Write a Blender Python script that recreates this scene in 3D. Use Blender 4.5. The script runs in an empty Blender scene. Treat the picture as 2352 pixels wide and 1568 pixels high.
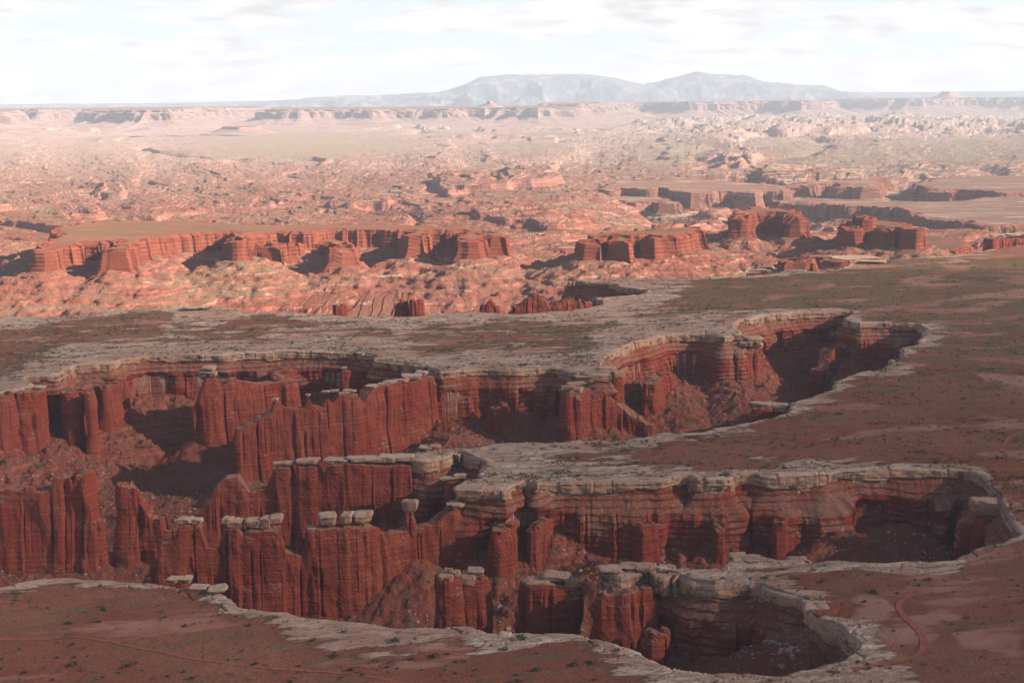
import bpy, math, random, time
import numpy as np
from mathutils import Matrix, Vector
from mathutils.geometry import tessellate_polygon
T0 = time.time()
random.seed(7)
RNG = np.random.RandomState(11)
S = bpy.context.scene
COL = S.collection
# ------------------------------------------------------------------ camera, world, sun, exposure
CAMZ = 380.0
PITCH, ROLL = math.radians(9.7), math.radians(0.4)
FWD = np.array([0, math.cos(PITCH), -math.sin(PITCH)])
RT0 = np.array([1.0, 0, 0]); UP0 = np.array([0, math.sin(PITCH), math.cos(PITCH)])
RT = math.cos(ROLL) * RT0 - math.sin(ROLL) * UP0
UP = math.sin(ROLL) * RT0 + math.cos(ROLL) * UP0
cd = bpy.data.cameras.new('camera'); cam = bpy.data.objects.new('camera', cd); COL.objects.link(cam)
cd.lens = 50; cd.sensor_width = 36; cd.clip_start = 1; cd.clip_end = 200000
m = Matrix(((RT[0], UP[0], -FWD[0], 0), (RT[1], UP[1], -FWD[1], 0), (RT[2], UP[2], -FWD[2], CAMZ), (0, 0, 0, 1)))
cam.matrix_world = m
S.camera = cam
SUN_EL, SUN_AZ = math.radians(23), math.radians(110)      # azimuth clockwise from the view direction (+Y)
sdir = Vector((math.sin(SUN_AZ) * math.cos(SUN_EL), math.cos(SUN_AZ) * math.cos(SUN_EL), math.sin(SUN_EL)))
sl = bpy.data.lights.new('sun', 'SUN'); sl.energy = 5.0; sl.angle = math.radians(0.6); sl.color = (1, 0.87, 0.74)
so = bpy.data.objects.new('sun', sl); COL.objects.link(so)
so.rotation_euler = sdir.to_track_quat('Z', 'Y').to_euler(); so.location = (3000, 0, 3000)
W = bpy.data.worlds.new('World'); S.world = W; W.use_nodes = True
nt = W.node_tree; nt.nodes.clear()
def N(nt, t, **kw):
    n = nt.nodes.new(t)
    for k, v in kw.items():
        if k.startswith('i_'): n.inputs[int(k[2:])].default_value = v
        else: setattr(n, k, v)
    return n
out = N(nt, 'ShaderNodeOutputWorld'); bg = N(nt, 'ShaderNodeBackground'); bg.inputs[1].default_value = 0.05
sky = N(nt, 'ShaderNodeTexSky', sky_type='NISHITA', sun_disc=False, sun_elevation=SUN_EL, sun_rotation=SUN_AZ)
sky.air_density = 1.0; sky.dust_density = 1.5; sky.altitude = 1800
tc = N(nt, 'ShaderNodeTexCoord'); sep = N(nt, 'ShaderNodeSeparateXYZ'); nt.links.new(tc.outputs['Generated'], sep.inputs[0])
# clouds: noise on the sky plane (direction divided by its height)
zz = N(nt, 'ShaderNodeMath', operation='MAXIMUM', i_1=0.0); nt.links.new(sep.outputs[2], zz.inputs[0])
za = N(nt, 'ShaderNodeMath', operation='ADD', i_1=0.07); nt.links.new(zz.outputs[0], za.inputs[0])
dv = N(nt, 'ShaderNodeVectorMath', operation='DIVIDE'); cz = N(nt, 'ShaderNodeCombineXYZ')
for k in range(3): nt.links.new(za.outputs[0], cz.inputs[k])
nt.links.new(tc.outputs['Generated'], dv.inputs[0]); nt.links.new(cz.outputs[0], dv.inputs[1])
mp = N(nt, 'ShaderNodeMapping'); mp.inputs['Scale'].default_value = (9.0, 9.0, 44.0); mp.inputs['Location'].default_value = (3.1, 1.2, 0)
nt.links.new(tc.outputs['Generated'], mp.inputs[0])
nz = N(nt, 'ShaderNodeTexNoise'); nz.inputs['Scale'].default_value = 1.1; nz.inputs['Detail'].default_value = 9; nz.inputs['Roughness'].default_value = 0.58
nt.links.new(mp.outputs[0], nz.inputs[0])
cr = N(nt, 'ShaderNodeMapRange'); cr.inputs[1].default_value = 0.44; cr.inputs[2].default_value = 0.52; nt.links.new(nz.outputs[0], cr.inputs[0])
nz2 = N(nt, 'ShaderNodeTexNoise'); nz2.inputs['Scale'].default_value = 3.2; nz2.inputs['Detail'].default_value = 6
nt.links.new(mp.outputs[0], nz2.inputs[0])
cc = N(nt, 'ShaderNodeMapRange'); cc.inputs[1].default_value = 0.35; cc.inputs[2].default_value = 0.65; cc.inputs[3].default_value = 0.0; cc.inputs[4].default_value = 1.0
nt.links.new(nz2.outputs[0], cc.inputs[0])
ccol = N(nt, 'ShaderNodeMix', data_type='RGBA'); nt.links.new(cc.outputs[0], ccol.inputs[0])
CLOUD_B = 1.0
ccol.inputs[6].default_value = (5.4, 5.1, 5.0, 1); ccol.inputs[7].default_value = (9.0, 8.7, 8.4, 1)
mixc = N(nt, 'ShaderNodeMix', data_type='RGBA')
cf = N(nt, 'ShaderNodeMath', operation='MULTIPLY'); nt.links.new(cr.outputs[0], cf.inputs[0])
cfe = N(nt, 'ShaderNodeMapRange'); cfe.inputs[1].default_value = 0.08; cfe.inputs[2].default_value = 0.3; cfe.inputs[3].default_value = 0.9; cfe.inputs[4].default_value = 0.12
nt.links.new(sep.outputs[2], cfe.inputs[0]); nt.links.new(cfe.outputs[0], cf.inputs[1])
nt.links.new(cf.outputs[0], mixc.inputs[0]); nt.links.new(sky.outputs[0], mixc.inputs[6]); nt.links.new(ccol.outputs[2], mixc.inputs[7])
veil = N(nt, 'ShaderNodeMapRange'); veil.inputs[1].default_value = 0.06; veil.inputs[2].default_value = 0.13; veil.inputs[3].default_value = 0.93; veil.inputs[4].default_value = 0.0
nt.links.new(sep.outputs[2], veil.inputs[0])
mixv = N(nt, 'ShaderNodeMix', data_type='RGBA'); nt.links.new(veil.outputs[0], mixv.inputs[0]); nt.links.new(sky.outputs[0], mixv.inputs[6]); mixv.inputs[7].default_value = (6.2, 6.8, 7.05, 1)
nt.links.new(mixv.outputs[2], mixc.inputs[6])
nt.links.new(mixc.outputs[2], bg.inputs[0]); nt.links.new(bg.outputs[0], out.inputs[0])
S.view_settings.view_transform = 'Standard'; S.view_settings.look = 'None'; S.view_settings.gamma = 1
S.view_settings.use_curve_mapping = False; S.view_settings.exposure = 1.5
S.cycles.max_bounces = 4; S.cycles.diffuse_bounces = 2; S.cycles.volume_bounces = 0; S.cycles.transparent_max_bounces = 8
S.cycles.caustics_reflective = False; S.cycles.caustics_refractive = False

# ------------------------------------------------------------------ pixel -> place helpers (trace coordinates: photo at 2352 px wide)
F = 2352 * 50 / 36.0
def ray(px, py):
    px = np.asarray(px, float); py = np.asarray(py, float)
    u = (px - 1176) / F; v = (784 - py) / F
    return FWD + u[..., None] * RT + v[..., None] * UP
def at(px, py, z=0.0):
    r = ray(px, py); t = (z - CAMZ) / r[..., 2]
    return (r * t[..., None])[..., :2] if np.ndim(t) else (r * t)[:2]
def atY(px, py, Y):
    r = ray(px, py); t = Y / r[..., 1]; p = r * (t[..., None] if np.ndim(t) else t)
    p = np.array(p); p[..., 2] += CAMZ
    return p

# ------------------------------------------------------------------ numpy noise
_h = RNG.rand(65536).astype(np.float32)
def _hash(ix, iy, iz=0):
    n = (ix * 374761393 + iy * 668265263 + iz * 2147483647 * 3 + 1013904223) & 0xffffffff
    n = ((n ^ (n >> 13)) * 1274126177) & 0xffffffff
    n = n ^ (n >> 16)
    return _h[n & 65535]
def noise2(x, y, seed=0):
    xi = np.floor(x).astype(np.int64); yi = np.floor(y).astype(np.int64)
    fx = x - xi; fy = y - yi; fx = fx * fx * fx * (fx * (fx * 6 - 15) + 10); fy = fy * fy * fy * (fy * (fy * 6 - 15) + 10)
    a = _hash(xi, yi, seed); b = _hash(xi + 1, yi, seed); c = _hash(xi, yi + 1, seed); d = _hash(xi + 1, yi + 1, seed)
    return ((a * (1 - fx) + b * fx) * (1 - fy) + (c * (1 - fx) + d * fx) * fy) * 2 - 1
def noise3(x, y, z, seed=0):
    zi = np.floor(z).astype(np.int64); fz = z - zi; fz = fz * fz * (3 - 2 * fz)
    xi = np.floor(x).astype(np.int64); yi = np.floor(y).astype(np.int64)
    fx = x - xi; fy = y - yi; fx = fx * fx * (3 - 2 * fx); fy = fy * fy * (3 - 2 * fy)
    def lay(zz):
        q = zz * 7919 + seed
        a = _hash(xi, yi, q); b = _hash(xi + 1, yi, q); c = _hash(xi, yi + 1, q); d = _hash(xi + 1, yi + 1, q)
        return (a * (1 - fx) + b * fx) * (1 - fy) + (c * (1 - fx) + d * fx) * fy
    return (lay(zi) * (1 - fz) + lay(zi + 1) * fz) * 2 - 1
def fbm2(x, y, o=4, seed=0, g=0.5):
    s = 0; a = 1; t = 0
    for k in range(o):
        s = s + a * noise2(x * 2 ** k + 17.3 * k, y * 2 ** k - 9.1 * k, seed + k); t += a; a *= g
    return s / t
def ridge2(x, y, o=3, seed=0):
    s = 0; a = 1; t = 0
    for k in range(o):
        s = s + a * (1 - np.abs(noise2(x * 2 ** k, y * 2 ** k, seed + k))); t += a; a *= 0.5
    return s / t
def worley(x, y, seed=0):
    xi = np.floor(x).astype(np.int64); yi = np.floor(y).astype(np.int64)
    f1 = np.full(x.shape, 9.0); f2 = np.full(x.shape, 9.0); cid = np.zeros(x.shape)
    for dx in (-1, 0, 1):
        for dy in (-1, 0, 1):
            cx = xi + dx; cy = yi + dy
            px = cx + _hash(cx, cy, seed + 5); py = cy + _hash(cx, cy, seed + 6)
            d = np.hypot(x - px, y - py); c = _hash(cx, cy, seed + 7)
            n = d < f1
            f2 = np.where(n, f1, np.minimum(f2, d)); cid = np.where(n, c, cid); f1 = np.where(n, d, f1)
    return f1, f2, cid
def sstep(a, b, x):
    t = np.clip((x - a) / (b - a), 0, 1); return t * t * (3 - 2 * t)
def terrace(x, steep=0.18):
    i = np.floor(x); f = x - i
    return i + sstep(1 - steep, 1.0, f) * 0.85 + f * 0.15

# ------------------------------------------------------------------ meshes and tags
def tag(o, label=None, cat=None, group=None, kind=None):
    if label: o['label'] = label
    if cat: o['category'] = cat
    if group: o['group'] = group
    if kind: o['kind'] = kind
    return o
def mesh_np(name, V, Q, mat, parent=None, smooth=False, attrs=None, origin=None):
    V = np.asarray(V, np.float32).reshape(-1, 3)
    if origin is not None: V = V - np.asarray(origin, np.float32)
    Q = np.asarray(Q, np.int32); k = Q.shape[1]
    me = bpy.data.meshes.new(name)
    me.vertices.add(len(V)); me.vertices.foreach_set('co', V.ravel())
    me.loops.add(Q.size); me.loops.foreach_set('vertex_index', Q.ravel())
    me.polygons.add(len(Q)); me.polygons.foreach_set('loop_start', np.arange(0, Q.size, k, dtype=np.int32))
    try: me.polygons.foreach_set('loop_total', np.full(len(Q), k, np.int32))
    except Exception: pass
    me.polygons.foreach_set('use_smooth', np.full(len(Q), smooth, bool))
    me.update(calc_edges=True)
    for an, av in (attrs or {}).items():
        a = me.attributes.new(an, 'FLOAT', 'POINT'); a.data.foreach_set('value', np.asarray(av, np.float32).ravel())
    me.materials.append(mat)
    o = bpy.data.objects.new(name, me); COL.objects.link(o)
    if origin is not None and parent is None: o.location = tuple(float(c) for c in origin)
    if parent is not None: o.parent = parent
    return o
def grid_quads(n, m, close=False, keep=None):
    j = np.arange(m if close else m - 1)[None, :]; i = np.arange(n - 1)[:, None]
    a = i * m + j; b = i * m + (j + 1) % m
    q = np.stack([a, b, b + m, a + m], -1).reshape(-1, 4)
    return q if keep is None else q[keep.ravel()]
def empty(name, loc):
    o = bpy.data.objects.new(name, None); COL.objects.link(o); o.location = tuple(float(c) for c in loc); o.empty_display_size = 5
    return o

# ------------------------------------------------------------------ materials
def newmat(name, rough=0.95):
    m = bpy.data.materials.new(name); m.use_nodes = True
    nt = m.node_tree; nt.nodes.clear()
    o = N(nt, 'ShaderNodeOutputMaterial'); b = N(nt, 'ShaderNodeBsdfDiffuse'); b.inputs['Roughness'].default_value = 0.6
    nt.links.new(b.outputs[0], o.inputs[0])
    return m, nt, b
class G:
    def __init__(s, nt):
        s.nt = nt; s.geo = N(nt, 'ShaderNodeNewGeometry')
    def L(s, a, b): s.nt.links.new(a, b)
    def noise(s, sc, detail=5, rough=0.55, vec=None, off=(0, 0, 0)):
        mp = N(s.nt, 'ShaderNodeMapping'); mp.inputs['Scale'].default_value = sc if isinstance(sc, tuple) else (sc, sc, sc)
        mp.inputs['Location'].default_value = off
        s.L(vec or s.geo.outputs['Position'], mp.inputs[0])
        n = N(s.nt, 'ShaderNodeTexNoise'); n.inputs['Scale'].default_value = 1; n.inputs['Detail'].default_value = detail; n.inputs['Roughness'].default_value = rough
        s.L(mp.outputs[0], n.inputs[0]); return n.outputs[0]
    def rot(s, ang):
        v = N(s.nt, 'ShaderNodeVectorRotate', rotation_type='Z_AXIS'); v.inputs['Angle'].default_value = ang
        s.L(s.geo.outputs['Position'], v.inputs[0]); return v.outputs[0]
    def mr(s, x, a, b, c=0.0, d=1.0, smooth=False):
        n = N(s.nt, 'ShaderNodeMapRange');
        if smooth: n.interpolation_type = 'SMOOTHSTEP'
        s.L(x, n.inputs[0])
        for k, v in zip((1, 2, 3, 4), (a, b, c, d)): n.inputs[k].default_value = v
        return n.outputs[0]
    def math(s, op, a, b=None):
        n = N(s.nt, 'ShaderNodeMath', operation=op)
        for k, v in enumerate((a, b)):
            if v is None: continue
            if isinstance(v, (int, float)): n.inputs[k].default_value = v
            else: s.L(v, n.inputs[k])
        return n.outputs[0]
    def mix(s, f, a, b, mode='MIX'):
        n = N(s.nt, 'ShaderNodeMix', data_type='RGBA', blend_type=mode)
        for k, v in ((0, f), (6, a), (7, b)):
            if isinstance(v, (int, float)): n.inputs[k].default_value = v
            elif isinstance(v, tuple): n.inputs[k].default_value = (*v, 1)
            else: s.L(v, n.inputs[k])
        return n.outputs[2]
    def ramp(s, x, stops):
        r = N(s.nt, 'ShaderNodeValToRGB'); e = r.color_ramp.elements
        while len(e) < len(stops): e.new(0.5)
        for el, (p, c) in zip(e, stops): el.position = p; el.color = (*c, 1)
        s.L(x, r.inputs[0]); return r.outputs[0]
    def attr(s, n):
        a = N(s.nt, 'ShaderNodeAttribute', attribute_name=n); return a.outputs['Fac']
    def bump(s, h, dist, bsdf, strength=1.0):
        b = N(s.nt, 'ShaderNodeBump'); b.inputs['Distance'].default_value = dist; b.inputs['Strength'].default_value = strength
        s.L(h, b.inputs['Height']); s.L(b.outputs[0], bsdf.inputs['Normal'])

def mat_red(name, scale=1.0, dark=(0.13, 0.027, 0.017), mid=(0.27, 0.046, 0.029), light=(0.38, 0.092, 0.058), bumpd=1.0):
    """banded red shale: thin beds that follow height, cracks that run up and down"""
    m, nt, b = newmat(name); g = G(nt); k = 1.0 / scale
    beds = g.noise((0.004 * k, 0.004 * k, 0.30 * k), 6, 0.7)
    fine = g.noise((0.03 * k, 0.03 * k, 0.8 * k), 5, 0.75, off=(5, 3, 1))
    crack = g.noise((0.16 * k, 0.16 * k, 0.045 * k), 4, 0.6)
    blot = g.noise(0.02 * k, 4, 0.6, off=(1, 7, 2))
    c = g.ramp(beds, [(0.30, dark), (0.44, mid), (0.56, mid), (0.70, light)])
    c = g.mix(g.mr(fine, 0.34, 0.47, 0.65, 0.0), c, (0.09, 0.026, 0.019))
    c = g.mix(g.mr(fine, 0.60, 0.68, 0.0, 0.4), c, (0.5, 0.22, 0.15))
    c = g.mix(g.mr(crack, 0.28, 0.38, 0.3, 0.0), c, (0.09, 0.026, 0.018))
    c = g.mix(g.mr(blot, 0.35, 0.7, 0.0, 0.35), c, (0.33, 0.12, 0.07))
    if scale == 1.0:                                   # rubble and scrub lodge where the wall leans back
        sepn = N(nt, 'ShaderNodeSeparateXYZ'); g.L(g.geo.outputs['True Normal'], sepn.inputs[0])
        deb = g.noise(0.33, 4, 0.75, off=(6, 1, 9)); cl = g.noise(0.03, 4, 0.6, off=(2, 8, 5))
        dc = g.mix(g.mr(cl, 0.4, 0.6), (0.24, 0.085, 0.052), (0.28, 0.13, 0.09))
        dc = g.mix(g.mr(deb, 0.58, 0.66, 0.0, 0.9), dc, (0.46, 0.32, 0.23))
        dc = g.mix(g.mr(deb, 0.34, 0.42, 0.85, 0.0), dc, (0.06, 0.055, 0.03))
        lean = g.math('ADD', sepn.outputs[2], g.mr(cl, 0.3, 0.7, -0.25, 0.25))
        c = g.mix(g.mr(lean, 0.42, 0.58), c, dc)
    g.L(c, b.inputs[0])
    h = g.math('ADD', g.math('MULTIPLY', fine, 1.2), g.math('ADD', beds, g.math('MULTIPLY', crack, 0.7)))
    g.bump(h, 2.2 * scale * bumpd, b); return m
def mat_cap(name):
    m, nt, b = newmat(name); g = G(nt)
    beds = g.noise((0.02, 0.02, 0.9), 5, 0.65); crack = g.noise((0.3, 0.3, 0.03), 5, 0.6); blot = g.noise(0.05, 5, 0.6)
    stain = g.noise((0.06, 0.06, 0.02), 6, 0.7, off=(3, 9, 0))
    side = g.mix(g.mr(beds, 0.35, 0.65), (0.34, 0.165, 0.10), (0.52, 0.325, 0.22))
    side = g.mix(g.mr(blot, 0.45, 0.7, 0.0, 0.6), side, (0.42, 0.19, 0.10))
    side = g.mix(g.mr(stain, 0.49, 0.61, 0.0, 0.8), side, (0.07, 0.045, 0.038))
    big = g.noise(0.005, 3, 0.5, off=(7, 7, 0))
    top = g.mix(g.mr(blot, 0.35, 0.65), (0.50, 0.36, 0.27), (0.36, 0.235, 0.165))
    top = g.mix(g.mr(big, 0.45, 0.6, 0.0, 0.6), top, (0.30, 0.15, 0.105))
    top = g.mix(g.mr(g.noise(0.35, 4, 0.7), 0.52, 0.66, 0.0, 0.6), top, (0.20, 0.14, 0.11))
    sep = N(nt, 'ShaderNodeSeparateXYZ'); g.L(g.geo.outputs['Normal'], sep.inputs[0])
    c = g.mix(g.mr(sep.outputs[2], 0.35, 0.65), side, top)
    g.L(c, b.inputs[0])
    h = g.math('ADD', g.math('MULTIPLY', beds, 1.3), g.math('ADD', g.math('MULTIPLY', crack, 0.6), g.noise(0.4, 4)))
    g.bump(h, 1.6, b); return m
def mat_talus(name):
    m, nt, b = newmat(name); g = G(nt)
    big = g.noise(0.012, 5, 0.6); sp = g.noise(0.35, 4, 0.75); gr = g.noise(0.05, 5, 0.6, off=(4, 4, 4))
    c = g.mix(g.mr(big, 0.35, 0.65), (0.20, 0.052, 0.033), (0.25, 0.085, 0.055))
    c = g.mix(g.mr(gr, 0.50, 0.66, 0.0, 0.75), c, (0.15, 0.105, 0.07))
    c = g.mix(g.mr(sp, 0.60, 0.72, 0.0, 0.8), c, (0.42, 0.27, 0.19))
    c = g.mix(g.mr(sp, 0.28, 0.40, 0.7, 0.0), c, (0.07, 0.045, 0.03))
    sep = N(nt, 'ShaderNodeSeparateXYZ'); g.L(g.geo.outputs['Normal'], sep.inputs[0])
    beds = g.noise((0.01, 0.01, 0.5), 5, 0.7)
    rock = g.mix(g.mr(beds, 0.35, 0.65), (0.16, 0.04, 0.025), (0.36, 0.12, 0.075))
    c = g.mix(g.mr(sep.outputs[2], 0.55, 0.8, 1.0, 0.0), c, rock)
    g.L(c, b.inputs[0])
    g.bump(g.math('ADD', sp, g.noise(0.12, 5, 0.7)), 2.5, b); return m
def mat_plateau(name):
    m, nt, b = newmat(name); g = G(nt)
    R = g.rot(math.radians(-12))
    big = g.noise(0.006, 5, 0.6); med = g.noise((0.012, 0.035, 0.03), 5, 0.65, vec=R); sp = g.noise(0.42, 3, 0.7)
    strk = g.noise((0.022, 0.10, 0.1), 7, 0.68, vec=R)
    strk2 = g.noise((0.12, 0.5, 0.3), 4, 0.7, vec=R, off=(8, 2, 0))
    rock = g.attr('rock'); green = g.attr('green'); pale = g.attr('pale')
    soil = g.mix(g.mr(big, 0.38, 0.62), (0.205, 0.060, 0.040), (0.235, 0.092, 0.060))
    soil = g.mix(g.mr(med, 0.48, 0.62, 0.0, 0.6), soil, (0.17, 0.085, 0.05))
    vegc = g.mix(g.mr(big, 0.4, 0.6), (0.115, 0.085, 0.05), (0.14, 0.10, 0.055))
    gm = g.math('ADD', g.math('SUBTRACT', green, 0.5), g.math('ADD', g.mr(med, 0.3, 0.7, -0.45, 0.6), g.mr(g.noise(0.02, 5, 0.6, off=(2, 2, 2)), 0.3, 0.7, -0.5, 0.6)))
    soil = g.mix(g.math('MULTIPLY', g.mr(gm, 0.0, 0.6), 0.85), soil, vegc)
    spk = g.mr(sp, 0.50, 0.60, 0.0, 0.75)
    soil = g.mix(spk, soil, (0.075, 0.062, 0.035))
    # bare pink washes
    pk = g.math('ADD', pale, g.mr(g.noise((0.004, 0.012, 0.01), 6, 0.62, vec=R, off=(11, 5, 0)), 0.3, 0.7, -0.75, 0.75))
    soil = g.mix(g.mr(pk, 0.46, 0.66, 0.0, 0.6), soil, g.mix(g.mr(big, 0.4, 0.6), (0.36, 0.20, 0.15), (0.27, 0.10, 0.07)))
    rcol = g.mix(g.mr(strk, 0.38, 0.66), (0.25, 0.155, 0.11), (0.50, 0.375, 0.29))
    rcol = g.mix(g.mr(g.noise(0.012, 4, 0.6, off=(9, 1, 0)), 0.45, 0.65, 0.0, 0.75), rcol, (0.30, 0.155, 0.11))
    rcol = g.mix(g.mr(strk2, 0.50, 0.60, 0.0, 0.75), rcol, (0.17, 0.10, 0.07))
    rm = g.math('ADD', rock, g.math('ADD', g.mr(strk, 0.25, 0.75, -0.9, 0.9), g.mr(strk2, 0.3, 0.7, -0.25, 0.25)))
    rm = g.math('SUBTRACT', rm, g.mr(g.noise((0.007, 0.03, 0.05), 6, 0.6, vec=R, off=(1, 13, 0)), 0.42, 0.62, -0.1, 1.0))
    c = g.mix(g.mr(rm, 0.38, 0.62), soil, rcol)
    g.L(c, b.inputs[0])
    h = g.math('ADD', g.math('MULTIPLY', g.mr(rm, 0.35, 0.65), 1.0), g.math('ADD', g.math('MULTIPLY', strk2, 0.7), g.math('MULTIPLY', sp, 0.8)))
    g.bump(h, 1.1, b); return m
def mat_desert(name):
    """far benches: red beds, cream ledges, green flats; attributes green and cream"""
    m, nt, b = newmat(name); g = G(nt)
    green = g.attr('green'); cream = g.attr('cream')
    R = g.rot(math.radians(-8))
    big = g.noise(0.0009, 6, 0.6); st = g.noise((0.0016, 0.009, 0.02), 8, 0.72, vec=R); sp = g.noise((0.014, 0.05, 0.05), 4, 0.75, vec=R)
    c = g.mix(g.mr(big, 0.38, 0.62), (0.19, 0.060, 0.040), (0.24, 0.10, 0.07))
    c = g.mix(g.mr(st, 0.46, 0.60, 0.0, 0.85), c, (0.19, 0.135, 0.082))
    cm = g.math('ADD', cream, g.mr(g.noise((0.004, 0.016, 0.05), 6, 0.72, vec=R, off=(3, 1, 4)), 0.3, 0.7, -0.7, 0.7))
    c = g.mix(g.mr(cm, 0.47, 0.6, 0.0, 0.9), c, (0.46, 0.34, 0.25))
    gm = g.math('ADD', green, g.mr(st, 0.3, 0.7, -0.5, 0.5))
    c = g.mix(g.mr(gm, 0.4, 0.75, 0.0, 0.9), c, g.mix(g.mr(sp, 0.4, 0.6), (0.20, 0.175, 0.10), (0.30, 0.25, 0.16)))
    c = g.mix(g.mr(sp, 0.56, 0.68, 0.0, 0.6), c, (0.12, 0.075, 0.045))
    sep = N(nt, 'ShaderNodeSeparateXYZ'); g.L(g.geo.outputs['Normal'], sep.inputs[0])
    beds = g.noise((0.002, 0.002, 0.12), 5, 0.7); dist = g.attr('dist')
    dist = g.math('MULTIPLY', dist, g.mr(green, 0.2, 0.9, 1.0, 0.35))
    c = g.mix(g.math('MULTIPLY', dist, 0.8), c, g.mix(g.mr(st, 0.4, 0.6), (0.40, 0.27, 0.22), (0.33, 0.24, 0.18)))  # paler with distance: haze wash-out mixed into the ground colour
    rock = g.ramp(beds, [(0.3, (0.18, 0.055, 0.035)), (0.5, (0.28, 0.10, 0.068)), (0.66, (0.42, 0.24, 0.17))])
    rock = g.mix(g.math('MULTIPLY', dist, 0.8), rock, (0.46, 0.32, 0.26))  # ledge rock gets the same painted haze
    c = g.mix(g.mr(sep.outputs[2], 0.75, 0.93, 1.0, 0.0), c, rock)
    g.L(c, b.inputs[0])
    g.bump(g.math('ADD', st, g.math('MULTIPLY', sp, 0.8)), 9.0, b); return m
def mat_flat(name, c1, c2, sc, bumpd=0.0, c3=None):
    m, nt, b = newmat(name); g = G(nt)
    n = g.noise(sc, 5, 0.65); c = g.mix(g.mr(n, 0.38, 0.62), c1, c2)
    if c3: c = g.mix(g.mr(g.noise(tuple(2.3 * v for v in sc) if isinstance(sc, tuple) else sc * 2.3, 5, 0.7, off=(3, 3, 3)), 0.52, 0.62), c, c3)
    g.L(c, b.inputs[0])
    if bumpd: g.bump(n, bumpd, b)
    return m
M_RED = mat_red('red_shale')
M_REDFAR = mat_red('red_shale_far', 2.2, dark=(0.15, 0.038, 0.023), mid=(0.25, 0.066, 0.038), light=(0.33, 0.115, 0.07))
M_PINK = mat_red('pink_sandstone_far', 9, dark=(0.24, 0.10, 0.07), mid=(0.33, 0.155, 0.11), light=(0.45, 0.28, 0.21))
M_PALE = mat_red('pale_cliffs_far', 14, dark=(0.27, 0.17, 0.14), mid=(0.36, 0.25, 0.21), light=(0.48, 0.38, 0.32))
M_CAP = mat_cap('cream_caprock')
M_TALUS = mat_talus('talus')
M_TOP = mat_plateau('plateau_surface')
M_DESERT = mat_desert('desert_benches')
M_GRASS = mat_flat('mesa_top_scrub', (0.24, 0.10, 0.062), (0.15, 0.09, 0.055), (0.004, 0.02, 0.02), 9, (0.11, 0.08, 0.045))
M_TRACK = mat_flat('track_dirt', (0.26, 0.095, 0.06), (0.22, 0.07, 0.045), 0.1)
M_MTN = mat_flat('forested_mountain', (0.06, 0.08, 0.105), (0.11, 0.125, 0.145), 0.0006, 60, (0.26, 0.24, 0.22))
M_BOULD = mat_flat('cream_boulder', (0.33, 0.21, 0.155), (0.46, 0.34, 0.26), 0.3, 0.6, (0.24, 0.12, 0.085))
M_SHRUB = mat_flat('shrub_leaves', (0.035, 0.05, 0.022), (0.075, 0.085, 0.04), 0.5)
M_WATER = mat_flat('pool_water', (0.30, 0.36, 0.48), (0.40, 0.45, 0.55), 0.3)

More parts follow.
